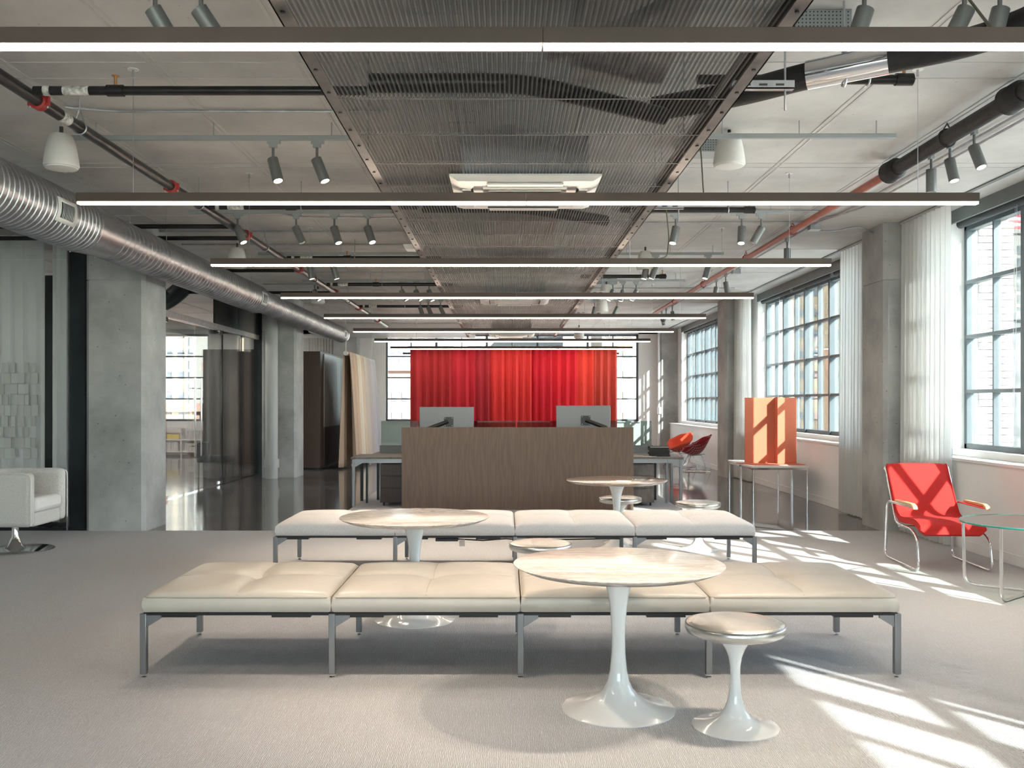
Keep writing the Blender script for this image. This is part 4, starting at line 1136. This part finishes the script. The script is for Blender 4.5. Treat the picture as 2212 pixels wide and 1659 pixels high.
for x0, x1, lab in ((-8.2, -5.86, 'white curtain behind left glass wall, wider part'), (-5.76, -5.36, 'white curtain strip behind left glass wall beside the steel post')):
    q = thing('sheer_curtain', lab, 'curtain', ((x0 + x1) / 2, GY + 0.5, 0), group='curtains behind left glass wall')
    h_ = (x1 - x0) / 2
    curtain_mb(0, -h_, h_, 0.03, H - 0.04, max(3, int((x1 - x0) / 0.16)), 0.03, 'X', seed=int(-x0 * 10)).build('drape', mat('heavy_sheer_%d' % int(-x0 * 10), (0.88, 0.88, 0.88), 0.9), q, solid=0.003)
tag(MB().tube([(0, 0, 0.9 + 0.14 * k) for k in range(10)], [0.01] + [0.06, 0.09, 0.07, 0.1, 0.08, 0.09, 0.06, 0.07] + [0.01], 14).cyl((0, 0, 2.1), (0, 0, H - 1.0), 0.004, 6).build('gold_ornament', M['gold'], loc=(-6.0, GY + 1.3, 1.0)), 'gold hanging ornament glimpsed between the left curtains', 'ornament')
dw = thing('gap_backing', 'added dark backing that darkens the gap between the left curtains', 'wall panel', (-6.6, GY + 2.2, 0))  # dark backing added so the curtain gap reads as a dark room
for k in range(4):
    MB().box(-1.6 + k * 0.7, -1.61 + (k + 1) * 0.7, 0, 0.06, 0, 3.4).build('panel', M['steel_dark'], dw, bevel=0.003)
# block-woven screen behind glass
q = thing('woven_screen', 'pale screen of woven blocks behind the left glass wall', 'screen', (-6.05, GY + 0.36, 0.85))
for i in range(7):
    for j in range(9):
        if (i * 7 + j * 3) % 4 != 0:
            MB().box(-0.42 + i * 0.085, -0.42 + i * 0.085 + random.choice((0.05, 0.075, 0.083)), -0.01 - 0.01 * ((i + j) % 2), 0.0, j * 0.135, j * 0.135 + 0.125).build('block', M['cushion_white'] if (i + j) % 2 else M['white_wall'], q)
# glass wall running back along X=-5.4 with a pair of doors
GX = -5.4
gw = thing('glass_partition', 'long glass meeting room wall running back behind the first column', 'glass partition', (GX, 0, 0))
for a, b in ((12.25, 13.6), (13.61, 14.95), (18.1, 19.4), (19.41, 20.7)):
    MB().box(-0.006, 0.006, a, b, 0.012, 2.92).build('pane', M['partition'], gw)
MB().box(-0.03, 0.03, 12.25, 20.7, 2.92, 3.02).build('header', M['galv'], gw)
MB().box(-0.02, 0.02, 12.25, 14.95, 0, 0.012).build('floor_channel', M['galv'], gw)
MB().box(-0.02, 0.02, 18.1, 20.7, 0, 0.012).build('floor_channel', M['steel_dark'], gw)
for a, b in ((17.6, 19.1), (19.12, 20.7)):
    MB().box(-0.02, 0.02, a, b, 3.02, H).build('transom_panel', M['steel_dark'], gw)
for y in (18.1, 19.4):
    MB().box(-0.012, 0.012, y - 0.012, y + 0.012, 0, 2.92).build('mullion', M['black'], gw)
ps = thing('steel_post', 'dark steel post at the far end of the meeting room glass', 'post', (GX, 20.85, 0))
MB().box(-0.09, 0.16, -0.15, 0.15, 0, H).box(-0.07, 0.07, 0.15, 0.154, 0, H).build('casing', M['steel_dark'], ps)
for a, b, hy, lab in ((14.97, 16.5, 16.35, 'left leaf of the frameless glass double door'), (16.52, 18.07, 16.68, 'right leaf of the frameless glass double door')):
    dr = thing('glass_door', lab, 'door', (GX, (a + b) / 2, 0), group='glass double doors')
    m_ = (a + b) / 2
    MB().box(-0.006, 0.006, a - m_, b - m_, 0.02, 2.90).build('leaf', M['partition'], dr)
    pv = (b - m_ - 0.18, b - m_) if hy < m_ + 1 and a > 16 else (a - m_, a - m_ + 0.18)
    MB().box(-0.014, 0.014, pv[0], pv[1], 0.005, 0.07).build('patch_fitting', M['chrome'], dr)
    MB().box(-0.014, 0.014, pv[0], pv[1], 2.84, 2.915).build('patch_fitting', M['chrome'], dr)
    hd = MB().cyl((0.055, hy - m_, 0.62), (0.055, hy - m_, 1.98), 0.014, 12).build('pull_handle', M['chrome'], dr)
    for z in (0.8, 1.8):
        MB().cyl((0.0, hy - m_, z), (0.055, hy - m_, z), 0.008, 8).build('standoff', M['chrome'], hd)
# inside the meeting room
dk = thing('dark_wall_panel', 'tall dark wood panels seen through the meeting room glass', 'wall panel', (-6.9, 24.0, 0))
for k in range(3):
    MB().box(-0.75 + k * 0.5, -0.755 + (k + 1) * 0.5, 0, 0.06, 0, 2.9).build('panel', M['wood_dark'], dk, bevel=0.003)
tag(MB().box(-0.09, 0.09, -0.1, 0.1, 0, 3.2).build('pale_pillar', M['grey_wall'], loc=(-6.05, 23.4, 0), bevel=0.01), 'narrow pale pillar seen through the meeting room glass', 'pillar')
bk = thing('bookcase', 'low white bookcase under the meeting room window', 'bookcase', (-10.0, FAR - 0.35, 0))
for z in (0.10, 0.45, 0.80):
    MB().box(-1.5, 1.5, -0.16, 0.16, z, z + 0.03).build('shelf', M['shelf_white'], bk)
for x in (-1.5, -0.5, 0.5, 1.5):
    MB().box(x - 0.015, x + 0.015, -0.16, 0.16, 0, 0.83).build('upright', M['shelf_white'], bk)
i = 0
for z in (0.13, 0.48):
    x = -0.62 - 0.9
    x = -0.46
    n_b = 0
    sh = 'upper' if z > 0.4 else 'lower'
    while x < 1.30:
        w = random.uniform(0.13, 0.2)
        if not (z > 0.4 and x + w > 0.06 and x < 0.45) and not (x + w > 0.47 and x < 0.53):
            hgt = random.uniform(0.22, 0.29)
            b_ = thing('magazine_bundle', 'pale magazine bundle, %s from left on the %s shelf of white bookcase' % (ORD[n_b], sh), 'magazines', (-10.0 + x + w / 2, FAR - 0.36, z), group='magazines in the bookcase')
            n_b += 1
            nn = int(w / 0.022)
            for q in range(nn):
                MB().box(-w / 2 + 0.003 + q * 0.022, -w / 2 + 0.0235 + q * 0.022, -0.10 - random.random() * 0.01, 0.10, 0, hgt - random.random() * 0.012).build('spine', M['book_mix'] if q % 3 else M['shelf_white'], b_)
        x += w
tag(MB().box(-0.17, 0.17, -0.1, 0.1, 0, 0.14).build('yellow_box', M['yellow'], loc=(-10.0 + 0.25, FAR - 0.36, 0.48), bevel=0.004), 'yellow box on the upper shelf of white bookcase', 'box')
dc = thing('armless_chair', 'dark navy upholstered chair behind the meeting room glass', 'chair', (-6.1, 20.0, 0))
MB().box(-0.32, 0.32, -0.3, 0.3, 0.30, 0.44).build('seat', M['dark_seat'], dc, bevel=0.04)
MB().box(-0.32, -0.22, -0.3, 0.3, 0.40, 0.72).build('backrest', M['dark_seat'], dc, bevel=0.03)
for sx in (-0.28, 0.28):
    for sy in (-0.26, 0.26):
        MB().cyl((sx, sy, 0), (sx, sy, 0.31), 0.013, 8).build('leg', M['black'], dc)
for i, (x, y) in enumerate(((-9.0, 25.0), (-9.0, 21.0), (-8.0, 17.0))):
    dl = thing('recessed_downlight', '%s recessed ceiling downlight inside the meeting room' % ('far', 'middle', 'near')[i], 'downlight', (x, y, H), group='meeting room downlights')
    MB().lathe([(0.11, -0.012), (0.11, 0.0), (0.09, 0.0)], 24).build('trim', M['plastic_white'], dl)
    MB().lathe([(0.001, -0.0125), (0.088, -0.0125)], 24, cap=False).build('lens', M['lens'], dl)
    la = bpy.data.lights.new('downlight_lamp', 'AREA'); la.shape = 'DISK'; la.size = 0.17; la.energy = 60; la.color = (1.0, 0.93, 0.85)
    lo = bpy.data.objects.new('downlight_lamp', la); COL.objects.link(lo); lo.parent = dl; lo.location = (0, 0, -0.02)
bd = thing('black_duct', 'dark elbowed round duct above the meeting room glass', 'air duct', (0, 0, 0))
MB().tube(fillet([(-8.5, 17.5, 3.2), (-6.6, 17.2, 3.15), (-5.9, 16.9, 3.45), (-5.6, 16.8, 3.7)], 0.3, 6), 0.16, 20).build('run', M['steel_dark'], bd)
for x in (-7.9, -7.2): MB().cyl((x, 17.4, 3.19), (x + 0.04, 17.39, 3.19), 0.17, 20).build('collar', M['steel_dark'], bd)
# downpipe by second column
dp = thing('downpipe', 'grey vertical drain pipe with collar beside the second left column', 'pipe', (-4.80, 19.48, 0))
MB().cyl((0, 0, 0), (0, 0, H), 0.125, 28).build('pipe', M['pvc'], dp)
MB().cyl((0, 0, 0.22), (0, 0, 0.40), 0.152, 28).build('collar', M['pvc'], dp)

# ------------------------------------------------------------------ dark cabinets
cb = thing('tall_cabinet', 'row of tall dark wood cabinets beyond the second left column', 'cabinet', (-4.45, 0, 0))
MB().box(-0.30, 0.165, 21.95, 26.2, 0.04, 2.74).build('carcass', M['wood_dark'], cb, bevel=0.003)
MB().box(-0.28, 0.12, 22.0, 26.15, 0, 0.04).build('plinth', M['black'], cb)
lam = mat('cabinet_laminate', (0.30, 0.28, 0.265), 0.35, vary=0.06)
for k in range(7):
    y = 22.35 + k * 0.55
    d_ = MB().box(0.166, 0.185, y, y + 0.545, 0.98, 2.70).build('door', lam, cb, bevel=0.002)
    d_ = MB().box(0.166, 0.185, y, y + 0.545, 0.06, 0.965).build('drawer_front', M['wood_dark'], cb, bevel=0.002)

# ------------------------------------------------------------------ fabric rail with hanging textiles
fr = thing('fabric_rail', 'round hanging rail for textiles in front of the dark cabinets', 'rail', (-3.70, 0, 2.70))
MB().cyl((0, 21.95, 0), (0, 26.4, 0), 0.055, 20).build('bar', M['plastic_white'], fr)
for y in (22.0, 26.3):
    MB().cyl((0, y, 0.05), (0, y, H - 2.70), 0.005, 6).build('hanger_wire', M['galv'], fr)
cols = [('beige', (0.52, 0.40, 0.31)), ('sand', (0.60, 0.46, 0.34)), ('cream', (0.66, 0.58, 0.48)), ('peach', (0.64, 0.50, 0.38)), ('ivory', (0.66, 0.60, 0.52)), ('stone', (0.58, 0.53, 0.49)), ('pale lilac', (0.58, 0.56, 0.58)), ('light grey', (0.50, 0.50, 0.53))]
for k, (nm, c) in enumerate(cols):
    y0, y1 = 22.05 + k * 0.53, 22.05 + (k + 1) * 0.53 + 0.02
    rnd = random.Random(90 + k)
    p1, p2 = rnd.uniform(0, 6), rnd.uniform(0, 6)
    def fab(u, v, y0=y0, y1=y1, p1=p1, p2=p2):
        # v: 0 left bottom -> over the bar -> 1 right bottom
        y = y0 + (y1 - y0) * u
        if v < 0.46:
            s_ = v / 0.46; z = -2.66 + 2.66 * s_; x = -0.062 - 0.06 * (1 - s_); side = 1 - s_
        elif v > 0.54:
            s_ = (1 - v) / 0.46; z = -2.62 + 2.62 * s_; x = 0.062 + 0.13 * (1 - s_) ** 0.7; side = 1 - s_
        else:
            a = PI * (1 - (v - 0.46) / 0.08); z = 0.062 * math.sin(a); x = 0.062 * math.cos(a); side = 0
        wv = math.sin(u * 4 * PI + p1) * 0.035 + math.sin(u * 7 * PI + p2) * 0.018
        return (x + wv * (0.25 + side) * (1 if x > 0 else -1), y, z)
    tag(MB().grid(fab, 24, 40).build('hanging_fabric', mat('textile_' + nm.replace(' ', '_'), c, 0.9, vary=0.05, scale=60), loc=(-3.70, 0, 2.70), solid=0.004),
        '%s fabric draped over the rail, %s from the camera' % (nm, ORD[k]), 'fabric', 'fabrics on the hanging rail')

# ------------------------------------------------------------------ red tubular lounge chair
def lounge_chair(loc, rz):
    t = thing('lounge_chair', 'red upholstered chrome tubular lounge chair with wooden armrests by window', 'chair', loc, rz)
    hw = 0.325
    for sx in (-1, 1):
        x = sx * hw
        xi = sx * (hw - 0.02)
        pts = [(xi, 0.52, 0.90), (xi, 0.22, 0.375), (xi, -0.20, 0.365), (x, -0.40, 0.20), (x, -0.43, 0.016), (x, 0.46, 0.016), (x, 0.40, 0.575), (x, -0.28, 0.575)]
        pts[3] = (x, -0.385, 0.30)
        MB().tube(fillet(pts, 0.09, 7), 0.0125, 12).build('side_frame', M['chrome'], t)
        ap = [(x, 0.14, 0.592), (x, -0.22, 0.596), (x, -0.31, 0.588), (x, -0.345, 0.566)]
        def arm(u, v, x=x, sx=sx):
            return None
        MB().prism([(0.14, 0.588), (-0.28, 0.588), (-0.335, 0.560), (-0.345, 0.572), (-0.33, 0.596), (-0.27, 0.614), (0.14, 0.610)], x - 0.022, x + 0.022, 'x').build('armrest', M['arm_wood'], t, bevel=0.006)
    MB().cyl((-hw, 0.53, 0.885), (hw, 0.53, 0.885), 0.0125, 12).build('back_crossbar', M['chrome'], t)
    MB().cyl((-hw, 0.10, 0.355), (hw, 0.10, 0.355), 0.010, 10).build('seat_crossbar', M['chrome'], t)
    # pad profile (outer/top surface) in (y,z)
    prof = fillet([(0, -0.405, 0.345), (0, -0.375, 0.425), (0, -0.24, 0.470), (0, 0.13, 0.452), (0, 0.20, 0.485), (0, 0.47, 0.885), (0, 0.50, 0.945), (0, 0.56, 0.93)], 0.07, 8)
    n = len(prof)
    th = 0.06; w = 0.298
    mb = MB(); v = []; f = []; wl = []
    nx = 8
    for i, p in enumerate(prof):
        a = prof[max(0, i - 1)]; b = prof[min(n - 1, i + 1)]
        tn = (b - a).normalized(); nr = Vector((0, -tn.z, tn.y))
        if nr.z < 0 and i < n * 0.5: nr = -nr
        q = p - nr * th if nr.dot(Vector((0, -0.3, 1))) > 0 else p + nr * th
        e0 = (prof[i] - prof[0]).length; e1 = (prof[-1] - prof[i]).length; rr = 0.06
        wi = w
        for e_ in (e0, e1):
            if e_ < rr: wi = min(wi, w - rr + math.sqrt(max(0, rr * rr - (rr - e_) ** 2)) * 0.9 + 0.006)
        wl.append(wi)
        ring = []
        for k in range(nx + 1):
            s_ = -1 + 2 * k / nx
            puff = 0.012 * (1 - s_ ** 4)
            up = (p - q).normalized()
            pp = p + up * (puff - 0.012)
            ring.append((s_ * wi, pp.y, pp.z))
        for k in range(nx, -1, -1):
            s_ = -1 + 2 * k / nx
            ring.append((s_ * wi, q.y, q.z))
        v += ring
    R = 2 * (nx + 1)
    for i in range(n - 1):
        for k in range(R):
            f.append((i * R + k, i * R + (k + 1) % R, (i + 1) * R + (k + 1) % R, (i + 1) * R + k))
    f.append(tuple(range(R - 1, -1, -1))); f.append(tuple((n - 1) * R + k for k in range(R)))
    mb.add(v, f)
    c = mb.build('seat_pad', M['red_felt'], t, bevel=0.020, ang=0.9)
    for sx in (-1, 1):
        MB().tube([(sx * (wl[k] - 0.008), p.y - 0.003, p.z - 0.008) for k, p in enumerate(prof)][2:-2], 0.0035, 6).build('welt', M['red_felt'], c)
    return t
lounge_chair((4.10, 9.02, CZ), math.radians(-3))

# glass side table at the right edge
t = thing('glass_side_table', 'round glass side table with crossed chrome tube legs at right edge', 'table', (4.17, 7.60, CZ))
MB().lathe([(0.492, 0.578), (0.495, 0.581), (0.495, 0.589), (0.492, 0.592)], 72, cap=False).build('glass_edge', M['glass_edge'], t)
MB().lathe([(0.001, 0.590), (0.494, 0.590)], 72, cap=False).build('glass_top', M['table_glass'], t)
for ang in (math.radians(40), math.radians(140)):
    dx, dy = math.cos(ang) * 0.47, math.sin(ang) * 0.47
    zt = 0.575
    dz = 0.0 if ang < 1 else 0.026
    MB().tube(fillet([(-dx, -dy, zt), (-dx * 0.97, -dy * 0.97, 0.014 + dz), (dx * 0.97, dy * 0.97, 0.014 + dz), (dx, dy, zt)], 0.09, 8), 0.0125, 12).build('leg_hoop', M['chrome'], t)
    for s_ in (-1, 1):
        MB().cyl((s_ * dx, s_ * dy, zt), (s_ * dx, s_ * dy, 0.588), 0.016, 12).build('pad', M['chrome'], t)

# ------------------------------------------------------------------ white tub chair on the left
t = thing('tub_chair', 'white boucle swivel tub chair on chrome disc base, left edge', 'chair', (-5.14, 9.95, CZ))
MB().lathe([(0.36, 0), (0.38, 0.004), (0.38, 0.010), (0.36, 0.016), (0.10, 0.026), (0.075, 0.05), (0.05, 0.11), (0.034, 0.15), (0.034, 0.27)], 56).build('pedestal', M['chrome'], t)
# shell: U-shaped wall open to +X
def ushape(off, z0, z1, name, m_, bev):
    o = 0.40; xb = -0.42; xf = 0.36
    outer = fillet([(xf, -o, 0), (xb, -o, 0), (xb, o, 0), (xf, o, 0)], 0.30, 10)
    inn = o - off
    inner = fillet([(xf, -inn, 0), (xb + off, -inn, 0), (xb + off, inn, 0), (xf, inn, 0)], 0.22, 10)
    poly = [(p.x, p.y) for p in outer] + [(p.x, p.y) for p in reversed(inner)]
    n = len(outer)
    v = [(a, b, z0) for a, b in poly] + [(a, b, z1) for a, b in poly]
    N = len(poly); f = []
    for i in range(n - 1):
        j0, j1 = N - 1 - i, N - 2 - i
        f.append((N + i, N + i + 1, N + j1, N + j0)); f.append((i + 1, i, j0, j1))
    f += [(i, (i + 1) % N, N + (i + 1) % N, N + i) for i in range(N)]
    return MB().add(v, f).build(name, m_, t, bevel=bev)
ushape(0.115, 0.285, 0.835, 'shell', M['boucle'], 0.045)
MB().box(-0.30, 0.34, -0.285, 0.285, 0.28, 0.42).build('seat_deck', M['boucle'], t, bevel=0.02)
MB().box(-0.30, 0.37, -0.28, 0.28, 0.42, 0.575).build('seat_cushion', M['cushion_white'], t, bevel=0.05)
for s_ in (-1, 1):
    MB().tube(fillet([(0.362, s_ * 0.395, 0.30), (0.362, s_ * 0.395, 0.80), (0.30, s_ * 0.395, 0.83), (-0.1, s_ * 0.395, 0.83)], 0.06, 5), 0.006, 6).build('welt', M['cushion_white'], t)

# ------------------------------------------------------------------ orange screen on twin chrome tables
for i, (y0, y1, lab) in enumerate(((14.62, 15.41, 'nearer of two white-topped chrome tables by the side windows'), (15.43, 16.22, 'farther of two white-topped chrome tables by the side windows'))):
    t = thing('low_table', lab, 'table', (4.24, (y0 + y1) / 2, 0), group='white-topped chrome tables')
    h_ = (y1 - y0) / 2
    MB().box(-0.44, 0.44, -h_, h_, 0.545, 0.572).build('tabletop', M['plastic_white'], t, bevel=0.003)
    MB().box(-0.43, 0.43, -h_ + 0.005, -h_ + 0.03, 0.515, 0.543).box(-0.43, 0.43, h_ - 0.03, h_ - 0.005, 0.515, 0.543).box(-0.43, -0.405, -h_, h_, 0.515, 0.543).box(0.405, 0.43, -h_, h_, 0.515, 0.543).build('frame', M['chrome'], t)
    for sx in (-1, 1):
        for sy in (-1, 1):
            MB().cyl((sx * 0.415, sy * (h_ - 0.018), 0), (sx * 0.415, sy * (h_ - 0.018), 0.52), 0.0125, 12).build('leg', M['chrome'], t)
t = thing('felt_screen', 'folded coral orange felt desk screen standing on chrome table', 'screen', (4.24, 15.10, 0.572))
MB().box(-0.40, 0.10, 0.12, 0.145, 0.012, 1.06).build('back_panel', M['orange_felt'], t)
MB().box(0.075, 0.10, -0.05, 0.12, 0.012, 1.06).build('side_panel', M['orange_felt'], t)
MB().box(0.10, 0.375, -0.05, -0.025, 0.012, 1.06).build('front_panel', M['orange_felt'], t)
MB().prism([(-0.50, 0.30), (-0.34, -0.28), (0.44, -0.28), (0.40, 0.30)], 0, 0.012).build('base_sheet', M['orange_felt'], t)
# trim the left return so the back panel is what one sees
# ------------------------------------------------------------------ wire diamond chairs
def diamond(lab, loc, rz, pad_m, wire_m):
    t = thing('wire_chair', lab, 'chair', loc, rz, group='wire diamond chairs')
    F, Lc, Rc, Bc = Vector((0, -0.40, 0.44)), Vector((-0.44, 0.0, 0.66)), Vector((0.44, 0.0, 0.66)), Vector((0, 0.40, 0.87))
    def P(a, b, off=0.0):
        k = 0.45
        a2 = a * math.sqrt(1 - b * b * k / 2); b2 = b * math.sqrt(1 - a * a * k / 2)
        s_, q = (a2 + 1) / 2, (b2 + 1) / 2
        p = F * (1 - s_) * (1 - q) + Lc * s_ * (1 - q) + Rc * (1 - s_) * q + Bc * s_ * q
        sag = s_ * (1 - s_) * q * (1 - q) * 16
        p = p + Vector((0, 0.06, -0.27)) * sag ** 0.8
        return p + Vector((0, -0.2, 1)).normalized() * off
    nn = 13
    wires = MB()
    for i in range(nn):
        a = -1 + 2 * i / (nn - 1)
        for mode in (0, 1):
            pts = [P(a, -1 + 2 * k / 14) if mode == 0 else P(-1 + 2 * k / 14, a) for k in range(15)]
            MB().tube(pts, 0.0045 if 0 < i < nn - 1 else 0.008, 5).build('wire', wire_m, t)
    MB().grid(lambda u, v: tuple(P(-0.99 + 1.98 * u, -0.99 + 1.98 * v, 0.022)), 20, 20).build('seat_pad', pad_m, t, solid=0.03)
    for sx in (-1, 1):
        pts = [(sx * 0.20, 0.16, 0.40), (sx * 0.27, 0.30, 0.012), (sx * 0.27, -0.30, 0.012), (sx * 0.20, -0.14, 0.36), (sx * 0.20, 0.16, 0.38)]
        MB().tube(fillet(pts, 0.04, 5), 0.0075, 8).build('sled_base', M['chrome'], t)
    MB().cyl((-0.22, -0.10, 0.30), (0.22, -0.10, 0.30), 0.006, 8).build('cross_rod', M['chrome'], t)
    MB().cyl((-0.22, 0.14, 0.32), (0.22, 0.14, 0.32), 0.006, 8).build('cross_rod', M['chrome'], t)
    return t
diamond('maroon wire diamond chair with its back to the side window, nearer of two', (4.30, 21.45, 0), math.radians(-112), M['red_pad'], M['red_wire'])
diamond('orange padded wire diamond chair, farther of two by side window', (4.20, 22.85, 0), math.radians(-58), M['orange_pad'], M['chrome'])
t = thing('pedestal_side_table', 'small white pedestal side table between the wire diamond chairs', 'table', (4.50, 23.35, 0))
MB().lathe([(0.19, 0), (0.19, 0.006), (0.10, 0.03), (0.045, 0.09), (0.025, 0.2), (0.025, 0.35), (0.04, 0.45), (0.06, 0.49)], 40).build('pedestal', M['white_gloss'], t)
MB().lathe([(0.20, 0.49), (0.22, 0.50), (0.22, 0.51)], 40).build('tabletop', M['white_gloss'], t)
